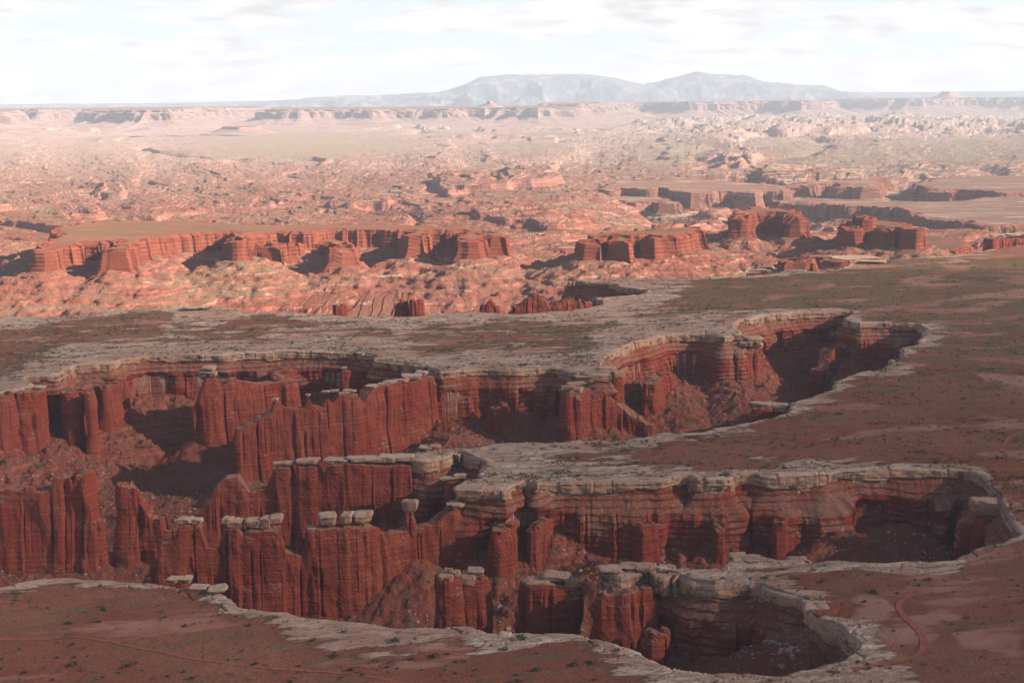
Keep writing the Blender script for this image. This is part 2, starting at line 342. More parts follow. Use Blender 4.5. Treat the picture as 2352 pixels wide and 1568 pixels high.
# ------------------------------------------------------------------ traced rims (trace pixels, on the plane z = 0)
RIM = [(-520, 1330), (-250, 1345), (0, 1348), (48, 1336), (120, 1324), (171, 1325), (208, 1330), (284, 1334), (328, 1336), (369, 1343), (427, 1350), (492, 1344),
 (502, 1355), (543, 1379), (543, 1392), (581, 1394), (615, 1403), (666, 1406), (709, 1420), (752, 1420), (804, 1423), (843, 1428), (888, 1432), (912, 1440),
 (994, 1438), (1001, 1442), (1055, 1436), (1103, 1440), (1112, 1451), (1185, 1451), (1230, 1454), (1288, 1451), (1322, 1456), (1336, 1461), (1390, 1468), (1425, 1481),
 (1486, 1505), (1520, 1524), (1565, 1539), (1616, 1546), (1668, 1547), (1753, 1551), (1787, 1554), (1821, 1543), (1890, 1529), (1924, 1522), (1958, 1498), (1968, 1481),
 (1963, 1464), (1941, 1457), (1944, 1447), (1924, 1437), (1897, 1430), (1880, 1418), (1845, 1394), (1866, 1381), (1815, 1369), (1753, 1350), (1750, 1343), (1709, 1343), (1644, 1343),
 (1613, 1336), (1586, 1334), (1568, 1324), (1548, 1317), (1500, 1306), (1436, 1322), (1372, 1316), (1404, 1297), (1459, 1289), (1503, 1298), (1562, 1305), (1657, 1307), (1674, 1285),
 (1681, 1268), (1709, 1271), (1753, 1276), (1794, 1287), (1808, 1277), (1852, 1280), (1852, 1292), (1890, 1288), (1941, 1287), (2037, 1292), (2088, 1285), (2136, 1291),
 (2191, 1285), (2232, 1263), (2283, 1245), (2327, 1235), (2340, 1225), (2334, 1215), (2300, 1170), (2288, 1129), (2269, 1119), (2271, 1102), (2249, 1085), (2215, 1078),
 (2129, 1076), (2061, 1076), (1992, 1077), (1924, 1081), (1897, 1088), (1821, 1090), (1760, 1092), (1719, 1085), (1685, 1090), (1678, 1098), (1596, 1102), (1582, 1090),
 (1544, 1097), (1517, 1102), (1329, 1105), (1267, 1105), (1230, 1114), (1213, 1105), (1172, 1116), (1165, 1129), (1134, 1124), (1083, 1123), (1045, 1118), (1066, 1102),
 (1103, 1100), (1098, 1085), (1117, 1059), (1083, 1047), (1055, 1038), (1040, 1045), (985, 1058), (946, 1054), (950, 1040), (1014, 1034), (1055, 1031), (1083, 1028),
 (1168, 1018), (1288, 1016), (1425, 1009), (1500, 1001), (1520, 991), (1561, 996), (1613, 994), (1627, 985), (1674, 980), (1712, 973), (1787, 956), (1818, 943), (1812, 928),
 (1821, 922), (1856, 914), (1886, 902), (1917, 891), (1915, 874), (1941, 867), (1960, 859), (1989, 852), (2013, 849), (2044, 836), (2040, 825), (2074, 823), (2066, 799),
 (2095, 794), (2112, 789), (2112, 779), (2127, 758), (2109, 744), (2081, 743), (2044, 741), (1975, 743), (1951, 738), (1934, 731), (1955, 722), (1958, 714), (1907, 714),
 (1821, 717), (1753, 724), (1685, 741), (1698, 758), (1705, 768), (1661, 772), (1616, 765), (1579, 765), (1527, 768), (1459, 785), (1407, 809), (1387, 823), (1380, 837),
 (1411, 850), (1404, 859), (1356, 859), (1291, 850), (1261, 845), (1185, 849), (1100, 847), (1014, 856), (980, 840), (929, 833), (857, 827), (864, 815), (809, 809), (718, 806),
 (649, 806), (547, 809), (513, 813), (342, 816), (291, 823), (253, 833), (171, 837), (144, 854), (126, 862), (62, 864), (58, 873), (79, 883), (44, 893), (0, 903),
 (-150, 925), (-520, 960), (-520, 735), (-100, 728), (0, 726), (130, 727), (188, 719), (267, 712), (393, 707), (489, 705), (554, 710), (550, 721), (615, 717), (701, 719), (735, 719), (804, 728),
 (946, 729), (1021, 717), (1066, 717), (1202, 721), (1288, 714), (1339, 709), (1380, 700), (1380, 690), (1356, 686), (1418, 681), (1472, 676), (1490, 666), (1425, 659),
 (1414, 654), (1356, 649), (1298, 645), (1400, 641), (1493, 641), (1600, 639), (1719, 634), (1777, 630), (1800, 620), (1854, 619), (1856, 625), (1924, 619), (1960, 604), (2009, 600), (2095, 592), (2197, 586),
 (2252, 577), (2351, 562), (2900, 540), (3300, 900), (3300, 1900), (-900, 1900)]
rim = np.array(RIM, float)
RW = at(rim[:, 0], rim[:, 1], 0.0)
def resample(P, step, close=True):
    Q = np.vstack([P, P[:1]]) if close else P
    L = np.hypot(*np.diff(Q, axis=0).T); s = np.concatenate([[0], np.cumsum(L)])
    n = max(8, int(s[-1] / step)); t = np.linspace(0, s[-1], n + (0 if close else 1), endpoint=not close)
    return np.stack([np.interp(t, s, Q[:, k]) for k in range(2)], 1)
def smooth_poly(P, it, close=True):
    for _ in range(it):
        P = (np.roll(P, 1, 0) + 2 * P + np.roll(P, -1, 0)) / 4
    return P
class SDF:
    """signed distance (positive outside the polygon) on a regular grid, with gradient"""
    def __init__(s, P, cell, pad, box=None):
        s.c = cell
        if box is None: box = (P[:, 0].min() - pad, P[:, 1].min() - pad, P[:, 0].max() + pad, P[:, 1].max() + pad)
        s.x0, s.y0 = box[0], box[1]
        s.nx = int((box[2] - box[0]) / cell) + 2; s.ny = int((box[3] - box[1]) / cell) + 2
        X, Y = np.meshgrid(s.x0 + np.arange(s.nx) * cell, s.y0 + np.arange(s.ny) * cell)
        A = P; B = np.roll(P, -1, 0)
        best = np.full(X.shape, 1e12, np.float32); ins = np.zeros(X.shape, bool)
        X = X.astype(np.float32); Y = Y.astype(np.float32)
        for (ax, ay), (bx, by) in zip(A, B):
            dx, dy = bx - ax, by - ay; L = dx * dx + dy * dy + 1e-9
            t = np.clip(((X - ax) * dx + (Y - ay) * dy) / L, 0, 1)
            np.minimum(best, (X - ax - t * dx) ** 2 + (Y - ay - t * dy) ** 2, out=best)
            if ay != by:
                ys = s.y0 + np.arange(s.ny) * cell
                r = (ay > ys) != (by > ys)
                if r.any():
                    xc = ax + (ys[r] - ay) * dx / dy
                    ins[r] ^= X[r] < xc[:, None]
        s.d = np.sqrt(best) * np.where(ins, -1, 1)
        gy, gx = np.gradient(s.d, cell)
        k = np.hypot(gx, gy) + 1e-6; s.gx = gx / k; s.gy = gy / k
    def _s(s, A, x, y):
        u = np.clip((x - s.x0) / s.c, 0, s.nx - 1.001); v = np.clip((y - s.y0) / s.c, 0, s.ny - 1.001)
        i = u.astype(int); j = v.astype(int); fu = u - i; fv = v - j
        return (A[j, i] * (1 - fu) + A[j, i + 1] * fu) * (1 - fv) + (A[j + 1, i] * (1 - fu) + A[j + 1, i + 1] * fu) * fv
    def dist(s, x, y): return s._s(s.d, x, y)
    def grad(s, x, y):
        gx = s._s(s.gx, x, y); gy = s._s(s.gy, x, y); k = np.hypot(gx, gy) + 1e-3
        return gx / k, gy / k
RP = resample(RW, 3.0)
_nx = fbm2(RP[:, 0] / 22, RP[:, 1] / 22, 3, 40); _ny = fbm2(RP[:, 0] / 22, RP[:, 1] / 22, 3, 50)
RP = smooth_poly(RP, 3) + np.stack([_nx, _ny], 1) * 3.0
RIMS = SDF(resample(RP, 9.0), 4.0, 0, box=(-1500, 560, 1750, 3900))
def blocks(x, y, sc, seed):
    u = x + sc * 0.6 * noise2(x / (sc * 2.5), y / (sc * 2.5), seed + 50); v = y + sc * 0.6 * noise2(x / (sc * 2.5), y / (sc * 2.5), seed + 51)
    f1, f2, c = worley(u / sc, v / sc, seed); return c - 0.5, sstep(0.12, 0.0, f2 - f1) if False else 1 - sstep(0.0, 0.10, f2 - f1)
print('sdf', time.time() - T0)

# ------------------------------------------------------------------ fins, pillars: traced crests (px, py, depth Y, half width m)
# each: name, label, category, base z, path, caps [(px, py_top, width px, height px)]
FINS = [
 ('rock_fin', 'long red fin topped by a row of thick cream blocks, nearer of two capped fins', 'rock fin', -100,
  [(1030, 1172, 1352, 12), (985, 1204, 1345, 9), (930, 1214, 1336, 8), (872, 1230, 1318, 9), (850, 1206, 1300, 10), (790, 1208, 1292, 11), (727, 1212, 1288, 10), (705, 1222, 1286, 8),
   (693, 1275, 1284, 7), (655, 1262, 1282, 7), (645, 1213, 1281, 9), (575, 1213, 1279, 9), (560, 1222, 1278, 8), (548, 1210, 1278, 9), (515, 1212, 1277, 8), (500, 1262, 1276, 6), (478, 1258, 1275, 6),
   (462, 1206, 1275, 7), (412, 1207, 1275, 8), (398, 1240, 1274, 7), (372, 1244, 1273, 8), (357, 1292, 1272, 7)],
  [(717, 1204, 24, 20), (752, 1168, 44, 44), (797, 1165, 32, 44), (833, 1162, 42, 46), (523, 1180, 22, 26), (541, 1186, 36, 28), (580, 1184, 34, 28), (612, 1177, 28, 40), (634, 1173, 34, 34),
   (426, 1182, 30, 22), (455, 1184, 22, 20)]),
 ('rock_fin', 'red rock wall with flat cream slabs, running left from the tip of the middle rim', 'rock fin', -95,
  [(985, 1066, 1490, 11), (900, 1066, 1484, 10), (866, 1068, 1480, 8), (855, 1066, 1479, 8), (800, 1062, 1478, 10), (755, 1066, 1478, 8), (742, 1095, 1478, 6), (728, 1070, 1480, 8), (690, 1068, 1480, 8),
   (678, 1100, 1481, 6), (668, 1072, 1482, 9), (632, 1073, 1482, 9), (612, 1120, 1482, 7), (575, 1130, 1482, 8), (548, 1092, 1481, 9), (520, 1094, 1480, 8), (500, 1112, 1478, 8), (480, 1150, 1476, 8), (458, 1185, 1474, 8)],
  [(643, 1056, 36, 14), (664, 1055, 24, 14), (695, 1049, 28, 18), (716, 1047, 30, 19), (774, 1047, 52, 20), (838, 1044, 72, 18), (890, 1040, 48, 24), (925, 1036, 60, 26)]),
 ('rock_fin', 'red rock wall stepping down from the far rim, small cream slabs along its upper half', 'rock fin', -108,
  [(978, 866, 1965, 12), (950, 872, 1940, 10), (915, 876, 1925, 10), (870, 884, 1900, 10), (845, 892, 1885, 11), (828, 925, 1870, 9), (812, 908, 1862, 10), (775, 908, 1855, 9), (762, 926, 1850, 8), (748, 915, 1846, 8),
   (738, 935, 1842, 8), (716, 930, 1838, 8), (707, 912, 1836, 6), (698, 938, 1834, 8), (655, 936, 1826, 9), (641, 925, 1822, 6), (632, 922, 1820, 6), (622, 946, 1818, 9), (590, 962, 1810, 10), (556, 982, 1800, 11)],
  [(632, 912, 13, 9), (707, 903, 10, 8), (747, 895, 18, 8), (768, 893, 16, 8), (790, 898, 24, 9), (803, 893, 26, 8), (812, 903, 18, 8), (856, 879, 30, 14), (878, 876, 22, 16), (896, 870, 34, 14), (922, 866, 30, 14), (945, 856, 44, 16), (968, 848, 24, 16)]),
 ('rock_spire', 'red rock spire topped by a stack of cream slabs, at left, joined to a ridge', 'rock spire', -106,
  [(660, 872, 2090, 14), (600, 880, 2060, 12), (560, 876, 2040, 12), (525, 872, 2025, 10), (502, 888, 2015, 10), (492, 866, 2010, 11), (472, 868, 2006, 11), (460, 900, 2004, 10), (447, 932, 2002, 8)],
  [(480, 838, 30, 13), (472, 847, 30, 12), (490, 851, 18, 14), (465, 856, 16, 10)]),
 ('rock_fin', 'broad bare red rock fin with three rounded tops at the left edge of the picture', 'rock fin', -112,
  [(-60, 1150, 1490, 13), (-20, 1140, 1488, 13), (10, 1140, 1485, 14), (30, 1116, 1482, 13), (52, 1118, 1480, 12), (85, 1122, 1480, 12), (125, 1124, 1479, 12), (134, 1092, 1478, 11), (165, 1092, 1478, 11), (172, 1112, 1478, 10),
   (183, 1086, 1478, 10), (205, 1086, 1477, 10), (212, 1140, 1476, 10), (222, 1196, 1475, 9)], []),
 ('rock_spire', 'bare red rock spire with a slanting right side, standing alone beside the broad left fin', 'rock spire', -110,
  [(290, 1110, 1486, 10), (302, 1112, 1486, 9), (315, 1122, 1485, 9), (328, 1150, 1485, 8), (345, 1180, 1484, 7), (362, 1196, 1483, 7), (375, 1192, 1483, 7), (383, 1222, 1482, 6)], []),
 ('rock_pillar', 'leftmost of the near red pillars by the front rim, with a two part cream top', 'rock pillar', -110,
  [(1042, 1322, 1122, 8), (1018, 1322, 1120, 8)], [(1022, 1309, 34, 28), (1030, 1302, 18, 12), (1046, 1306, 20, 20)]),
 ('rock_pillar', 'tall red pillar with a split cream top, second near pillar by the front rim', 'rock pillar', -110,
  [(1098, 1326, 1130, 9), (1074, 1328, 1127, 8)], [(1076, 1306, 34, 40), (1092, 1295, 40, 30)]),
 ('rock_pillar', 'wide blocky red pillar with a flat cream roof and dark stained sides behind front rim', 'rock pillar', -112,
  [(1310, 1345, 1124, 9), (1270, 1335, 1122, 12), (1222, 1335, 1120, 11)], [(1235, 1314, 56, 40), (1280, 1304, 66, 36), (1312, 1316, 34, 44)]),
 ('rock_pillar', 'slim mushroom shaped pillar with a heavy dark stained cream head, alone on the middle fin', 'rock pillar', -60,
  [(944, 1178, 1333, 4.6), (934, 1178, 1333, 4.6)], [(941, 1137, 42, 44)]),
 ('rock_pillar', 'short pillar with a tilted cream slab in the alcove below the middle rim', 'rock pillar', -80,
  [(1052, 1102, 1432, 5), (1036, 1106, 1430, 5)], [(1034, 1090, 40, 14), (1056, 1084, 30, 16)]),
 ('rock_spire', 'tallest red rock tower with an overhanging cream cap in front of the far right alcove', 'rock spire', -126,
  [(1712, 796, 2305, 16), (1722, 798, 2283, 16), (1712, 808, 2272, 12)], [(1730, 770, 44, 18), (1712, 778, 30, 20), (1706, 786, 22, 14), (1736, 780, 26, 22)]),
 ('rock_pillar', 'red pillar with a lumpy cream cap at the end of the far central wall', 'rock pillar', -88,
  [(1335, 892, 1930, 14), (1325, 900, 1912, 12), (1308, 902, 1903, 10)], [(1306, 880, 28, 18), (1322, 874, 40, 14), (1324, 886, 24, 20), (1308, 894, 22, 10)]),
 ('rock_buttress', 'row of narrow red columns below the far central rim, right of the lumpy capped pillar', 'rock buttress', -92,
  [(1340, 935, 1912, 8), (1352, 912, 1926, 10), (1372, 898, 1938, 12), (1392, 905, 1946, 13), (1415, 922, 1950, 12), (1440, 940, 1948, 12), (1465, 958, 1945, 11), (1488, 975, 1940, 9)], []),
 ('rock_buttress', 'red buttress standing off the canyon wall left of the tallest tower', 'rock buttress', -96,
  [(1530, 858, 2160, 12), (1505, 862, 2110, 12), (1490, 880, 2090, 10)], []),
 ('rock_pillar', 'plain square red pillar against the curved wall below the far central rim', 'rock pillar', -104,
  [(1155, 930, 1960, 8), (1137, 938, 1950, 8)], []),
 ('rock_pillar', 'small pillar with a round cream cap at the right end of the far central rim', 'rock pillar', -70,
  [(1422, 864, 1960, 6), (1413, 866, 1957, 6)], [(1419, 849, 22, 18)]),
 ('rock_buttress', 'castle like cluster of red towers under the right lip of the far alcove', 'rock buttress', -120,
  [(1985, 795, 2440, 14), (1955, 778, 2425, 14), (1925, 796, 2405, 13), (1900, 800, 2385, 12), (1890, 845, 2365, 12), (1874, 850, 2345, 12)], []),
 ('rock_pillar', 'short cream and tan block pair jutting from the rim into the far right canyon', 'rock pillar', -80,
  [(1800, 930, 1868, 10), (1770, 935, 1862, 10), (1742, 938, 1858, 8)], [(1746, 920, 46, 22), (1785, 922, 44, 24)]),
 ('rock_pillar', 'square cream block standing off the rim at the head of the second canyon', 'rock pillar', -85,
  [(2275, 1186, 1318, 10), (2258, 1188, 1312, 10)], [(2265, 1134, 62, 54)]),
 ('rock_buttress', 'massive red buttress under the white rim at the far left edge', 'rock buttress', -98,
  [(90, 896, 1900, 12), (75, 898, 1880, 14), (55, 900, 1868, 13)], [(92, 882, 24, 14)]),
 ('rock_buttress', 'leftmost red buttress below the rim, cut by the left edge of the picture', 'rock buttress', -98,
  [(10, 905, 1850, 12), (-10, 915, 1840, 13), (-50, 920, 1835, 14)], []),
 ('rock_buttress', 'double red column standing off the left basin wall', 'rock buttress', -100,
  [(195, 885, 1990, 14), (180, 893, 1950, 13), (160, 900, 1930, 12)], []),
 ('rock_buttress', 'slender red column at the front of the left basin wall', 'rock buttress', -104,
  [(208, 900, 1925, 7), (206, 905, 1910, 7)], []),
 ('rock_buttress', 'rounded red buttress on the left basin wall below the pale fallen blocks', 'rock buttress', -92,
  [(270, 868, 2060, 14), (255, 880, 2030, 13), (240, 890, 2012, 10)], []),
 ('rock_pillar', 'lone red knob with pale cap under far rim, right of the slab topped spire', 'rock pillar', -60,
  [(796, 852, 2080, 5), (790, 852, 2078, 5)], [(790, 840, 13, 10)]),
 ('rock_buttress', 'red buttress between dark gullies below the far rim, left of the small round capped knob', 'rock buttress', -85,
  [(650, 850, 2130, 14), (640, 858, 2095, 11), (636, 866, 2080, 9)], []),
 ('rock_buttress', 'square shouldered red buttress on the wall of the second canyon', 'rock buttress', -92,
  [(1525, 1180, 1405, 12), (1500, 1196, 1380, 12), (1470, 1200, 1365, 10)], []),
 ('rock_buttress', 'rounded red buttress high on the second canyon wall below the middle rim', 'rock buttress', -90,
  [(1165, 1205, 1345, 9), (1150, 1214, 1334, 9), (1140, 1222, 1328, 7)], []),
 ('rock_buttress', 'thin red buttress right of centre on the second canyon wall', 'rock buttress', -90,
  [(1255, 1192, 1380, 8), (1232, 1204, 1355, 9), (1222, 1215, 1345, 7)], []),
 ('rock_buttress', 'red buttress beside the boulder slide on the second canyon wall', 'rock buttress', -92,
  [(1820, 1165, 1420, 10), (1800, 1180, 1385, 10), (1790, 1200, 1368, 8)], []),
 ('rock_buttress', 'narrow red rib right of the square shouldered buttress on the second canyon wall', 'rock buttress', -92,
  [(1660, 1170, 1400, 8), (1655, 1190, 1375, 8), (1652, 1215, 1360, 6)], []),
 ('rock_pillar', 'low bare red stump in the nearest canyon below the block edged rim', 'rock pillar', -112,
  [(1520, 1452, 1062, 7), (1505, 1450, 1058, 7)], []),
 ('rock_buttress', 'red wall rib dropping below the cream block tip of the nearest canyon', 'rock buttress', -112,
  [(1470, 1345, 1098, 11), (1425, 1352, 1094, 11), (1395, 1360, 1092, 9)], []),
 ('rock_spire', 'left of twin red spires showing above the far rim', 'rock spire', -140,
  [(930, 692, 2860, 9), (920, 686, 2860, 10), (916, 700, 2860, 9)], []),
 ('rock_spire', 'right of twin red spires showing above the far rim', 'rock spire', -140,
  [(962, 690, 2850, 11), (952, 690, 2850, 11)], []),
 ('rock_spire', 'low red spire alone above the far rim, left of the twin spires', 'rock spire', -140,
  [(785, 700, 2850, 10), (778, 700, 2850, 10)], []),
 ('rock_spire', 'pointed red pinnacle above the far rim between the twin spires and the castle ridge', 'rock spire', -140,
  [(1140, 706, 2820, 9), (1127, 688, 2820, 8), (1112, 704, 2820, 9)], []),
 ('rock_fin', 'jagged castle like red ridge above the far rim right of centre', 'rock fin', -140,
  [(1345, 694, 2860, 14), (1310, 688, 2850, 14), (1285, 690, 2840, 14), (1262, 700, 2835, 12), (1245, 678, 2830, 14), (1228, 672, 2828, 12), (1212, 684, 2826, 13), (1190, 702, 2822, 12)], []),
 ('rock_pillar', 'small red block with tan top on the far rim, left of pale flat slab', 'rock pillar', -40,
  [(1765, 628, 3120, 12), (1728, 630, 3110, 12)], [(1731, 618, 20, 6), (1748, 617, 20, 6), (1764, 619, 16, 6)]),
 ('rock_fin', 'low broken red ridge with tan tops at the right edge of the far rim', 'rock fin', -30,
  [(2430, 545, 3900, 20), (2350, 544, 3880, 22), (2310, 548, 3860, 18), (2275, 548, 3840, 16)], [(2290, 537, 34, 7), (2325, 535, 30, 7), (2348, 533, 30, 8)]),
]
def path_xyz(path):
    a = np.array(path, float); p = atY(a[:, 0], a[:, 1], a[:, 2]); return p, a[:, 3]
def fin_mesh(path, zb, seed, caps_n=0):
    P, w = path_xyz(path)
    s = np.concatenate([[0], np.cumsum(np.hypot(*np.diff(P[:, :2], axis=0).T))])
    n = max(3, int(s[-1] / 1.1) + 1); t = np.linspace(0, s[-1], n)
    C = np.stack([np.interp(t, s, P[:, k]) for k in range(3)], 1); ww = np.interp(t, s, w)
    C2 = C.copy()
    for _ in range(4): C2[1:-1, :2] = (C2[:-2, :2] + 2 * C2[1:-1, :2] + C2[2:, :2]) / 4
    C = C2
    T = np.gradient(C[:, :2], axis=0); T /= np.hypot(T[:, 0], T[:, 1])[:, None] + 1e-9
    Nn = np.stack([-T[:, 1], T[:, 0]], 1)
    nc = 9
    a0 = np.linspace(-math.pi / 2, math.pi / 2, nc + 2)[1:-1]
    endn = np.array([T[-1] * math.cos(a) - Nn[-1] * math.sin(a) for a in a0])
    stn = np.array([-T[0] * math.cos(a) + Nn[0] * math.sin(a) for a in a0])
    # loop: +normal side forward, end cap, -normal side back, start cap
    cen = np.vstack([C[:, :2], np.repeat(C[-1:, :2], nc, 0), C[::-1, :2], np.repeat(C[:1, :2], nc, 0)])
    nrm = np.vstack([Nn, endn, -Nn[::-1], stn])
    wid = np.concatenate([ww, np.full(nc, ww[-1]), ww[::-1], np.full(nc, ww[0])])
    zt = np.concatenate([C[:, 2], np.full(nc, C[-1, 2]), C[::-1, 2], np.full(nc, C[0, 2])])
    base = cen + nrm * wid[:, None]
    # uneven crest, blocky
    zt = zt + (1.0 if caps_n else 2.5) * fbm2(base[:, 0] / 9, base[:, 1] / 9, 3, seed) + (1.2 if caps_n else 5) * blocks(base[:, 0], base[:, 1], 8, seed + 2)[0]
    m = len(cen)
    nr = max(14, int((zt.max() - zb) / 1.7))
    hs = np.concatenate([[1, 1, 1, 1], np.linspace(1, 0, nr)]); ins = np.concatenate([[1.0, 0.7, 0.4, 0.14], np.zeros(nr)])
    nr = len(hs)
    h = hs[:, None]; z = zb + (zt[None] - zb) * h
    bx = np.broadcast_to(base[None, :, 0], z.shape); by = np.broadcast_to(base[None, :, 1], z.shape)
    fl = ridge2(bx / 13 + 0.01 * z, by / 13, 3, seed + 3)            # vertical flutes
    fl2 = noise3(bx / 4.5, by / 4.5, z / 26, seed + 5)
    led = terrace(z / 5.5 + 0.5 * noise3(bx / 40, by / 40, z / 30, seed + 9), 0.4) * 5.5 - z
    depth = np.clip((zt[None] - z), 0, 200)
    amp = np.clip(wid[None] / 10, 0.5, 1.3)
    c1, k1 = blocks(base[:, 0], base[:, 1], 27, seed); c2, k2 = blocks(base[:, 0], base[:, 1], 8, seed + 1)
    kk = np.clip(depth / 10, 0.3, 1) * (0.45 + 0.9 * (noise3(bx / 30, by / 30, z / 30, seed + 21) * 0.5 + 0.5))
    br = np.clip(0.6 + 1.6 * noise3(bx / 16, by / 16, z / 22, seed + 31), 0, 1.4)
    off = ((fl - 0.72) * 2.2 * amp + (c1 * 6.5)[None] * amp - k1[None] * 3.4 * br + (c2 * 1.3)[None] * br - k2[None] * 0.9 * br) * kk + 2.6 * noise3(bx / 24, by / 24, z / 30, seed + 33) + fl2 * 1.0 * amp + 1.3 * noise3(bx / 9, by / 9, z / 9, seed + 32) + led * 0.12 * (1 + noise3(bx / 20, by / 20, z / 15, seed + 35)) + noise3(bx / 2.2, by / 2.2, z / 1.6, seed + 7) * 0.45
    off += depth * 0.035 + np.clip(depth - 60, 0, 60) * 0.10 + np.clip(depth, 0, 8) * 0.12 - 0.8
    off = off * (1 - ins[:, None]) - ins[:, None] * 0
    r = np.maximum(wid[None] + off, 1.6) * (1 - ins[:, None])
    X = cen[None, :, 0] + nrm[None, :, 0] * r; Y = cen[None, :, 1] + nrm[None, :, 1] * r
    z = z.copy(); nC = len(C); ia = np.arange(nC); ib = nC + nc + (nC - 1 - ia)
    zc = (z[0, ia] + z[0, ib]) / 2; z[0, ia] = zc; z[0, ib] = zc; z[0, nC:nC + nc] = zc[-1]; z[0, nC + nc + nC:] = zc[0]
    Z = z + (ins[:, None] > 0) * (0.8 + 1.5 * noise2(X / 5, Y / 5, seed + 8) * 0.5)
    V = np.stack([X, Y, Z], -1)
    return V, m, C, ww
def cap_mesh(cx, cy, cz, sx, sy, sz, seed, under=0.25):
    n, mm = 20, 28
    ph = np.linspace(math.pi / 2, -math.pi / 2, n)[:, None]; th = np.linspace(0, 2 * math.pi, mm, endpoint=False)[None]
    def sp(v, e): return np.sign(v) * np.abs(v) ** e
    ex = 0.26; ez = 0.30
    x = sp(np.cos(ph), ez) * sp(np.cos(th), ex); y = sp(np.cos(ph), ez) * sp(np.sin(th), ex); z = sp(np.sin(ph), ez) * np.ones_like(th)
    rr = 1 + 0.26 * noise3(x * 1.7 + seed, y * 1.7, z * 1.0, seed) + 0.07 * noise3(x * 0.5, y * 0.5, z * 4 + seed, seed + 2) + 0.05 * noise3(x * 5, y * 5 + seed, z * 6, seed)
    tap = np.where(z < 0, 1 + under * z, 1.0)
    a = (seed * 1.7) % 0.5 - 0.25
    X = x * rr * tap * sx; Y = y * rr * tap * sy; Z = z * (1 + 0.10 * noise3(x * 2, y * 2, z, seed + 4)) * sz + 0.06 * X * math.sin(seed)
    return np.stack([cx + X * math.cos(a) - Y * math.sin(a), cy + X * math.sin(a) + Y * math.cos(a), cz + Z], -1)
FINSEG = []     # (ax, ay, bx, by, half width, talus z at its foot)
fin_id = 0
for (nm, lab, cat, zb, path, caps) in FINS:
    fin_id += 1
    V, m, C, ww = fin_mesh(path, zb - 25, 100 + fin_id * 13, len(caps))
    org = (float(C[:, 0].mean()), float(C[:, 1].mean()), float(zb))
    root = empty(nm, org); tag(root, lab, cat)
    mesh_np('shaft', V, grid_quads(V.shape[0], m, True)[:, ::-1], M_RED, root, origin=org)
    for i in range(0, len(C) - 1, 8):
        j = min(i + 8, len(C) - 1)
        FINSEG.append((C[i, 0], C[i, 1], C[j, 0], C[j, 1], ww[i], zb))
    for ci, (px, py, wpx, hpx) in enumerate(caps):
        pp = np.array(path, float)
        # nearest crest point in the trace gives the cap's depth
        kk = np.argmin(np.hypot(pp[:, 0] - px, (pp[:, 1] - py) * 0.6)); Y = pp[kk, 2]
        o_ = np.argsort(pp[:, 0]); Y = float(np.interp(px, pp[o_, 0], pp[o_, 2]))
        hw = float(np.interp(px, pp[o_, 0], pp[o_, 3]))
        sx = wpx / F * Y / 2 * 1.03; sy = min(max(hw * 0.95, sx * 0.5), sx * 1.2)
        ang = PITCH + math.atan((py + hpx / 2 - 784) / F)
        full = hpx / F * Y                                   # seen height = slab height + foreshortened depth
        sz = max(1.6, (full - 2 * sy * math.sin(ang)) / math.cos(ang) / 2)
        if full < 2 * sy * math.sin(ang) + 3: sy = max(sx * 0.5, (full - 3) / 2 / math.sin(ang)); sz = max(1.6, (full - 2 * sy * math.sin(ang)) / math.cos(ang) / 2)
        p = atY(px, py + hpx / 2, Y)
        Vc = cap_mesh(p[0], p[1], p[2] - sz * 0.08, sx * (0.88 + 0.3 * random.random()), sy * (0.85 + 0.3 * random.random()), sz * (0.7 + 0.45 * random.random()), fin_id * 31 + ci, 0.30 if wpx > 40 and hpx > 40 and len(caps) == 1 else 0.12)
        mesh_np('cap_rock', Vc, grid_quads(Vc.shape[0], Vc.shape[1], True)[:, ::-1], M_CAP, root, origin=org)
FINSEG = np.array(FINSEG)
print('fins', time.time() - T0)

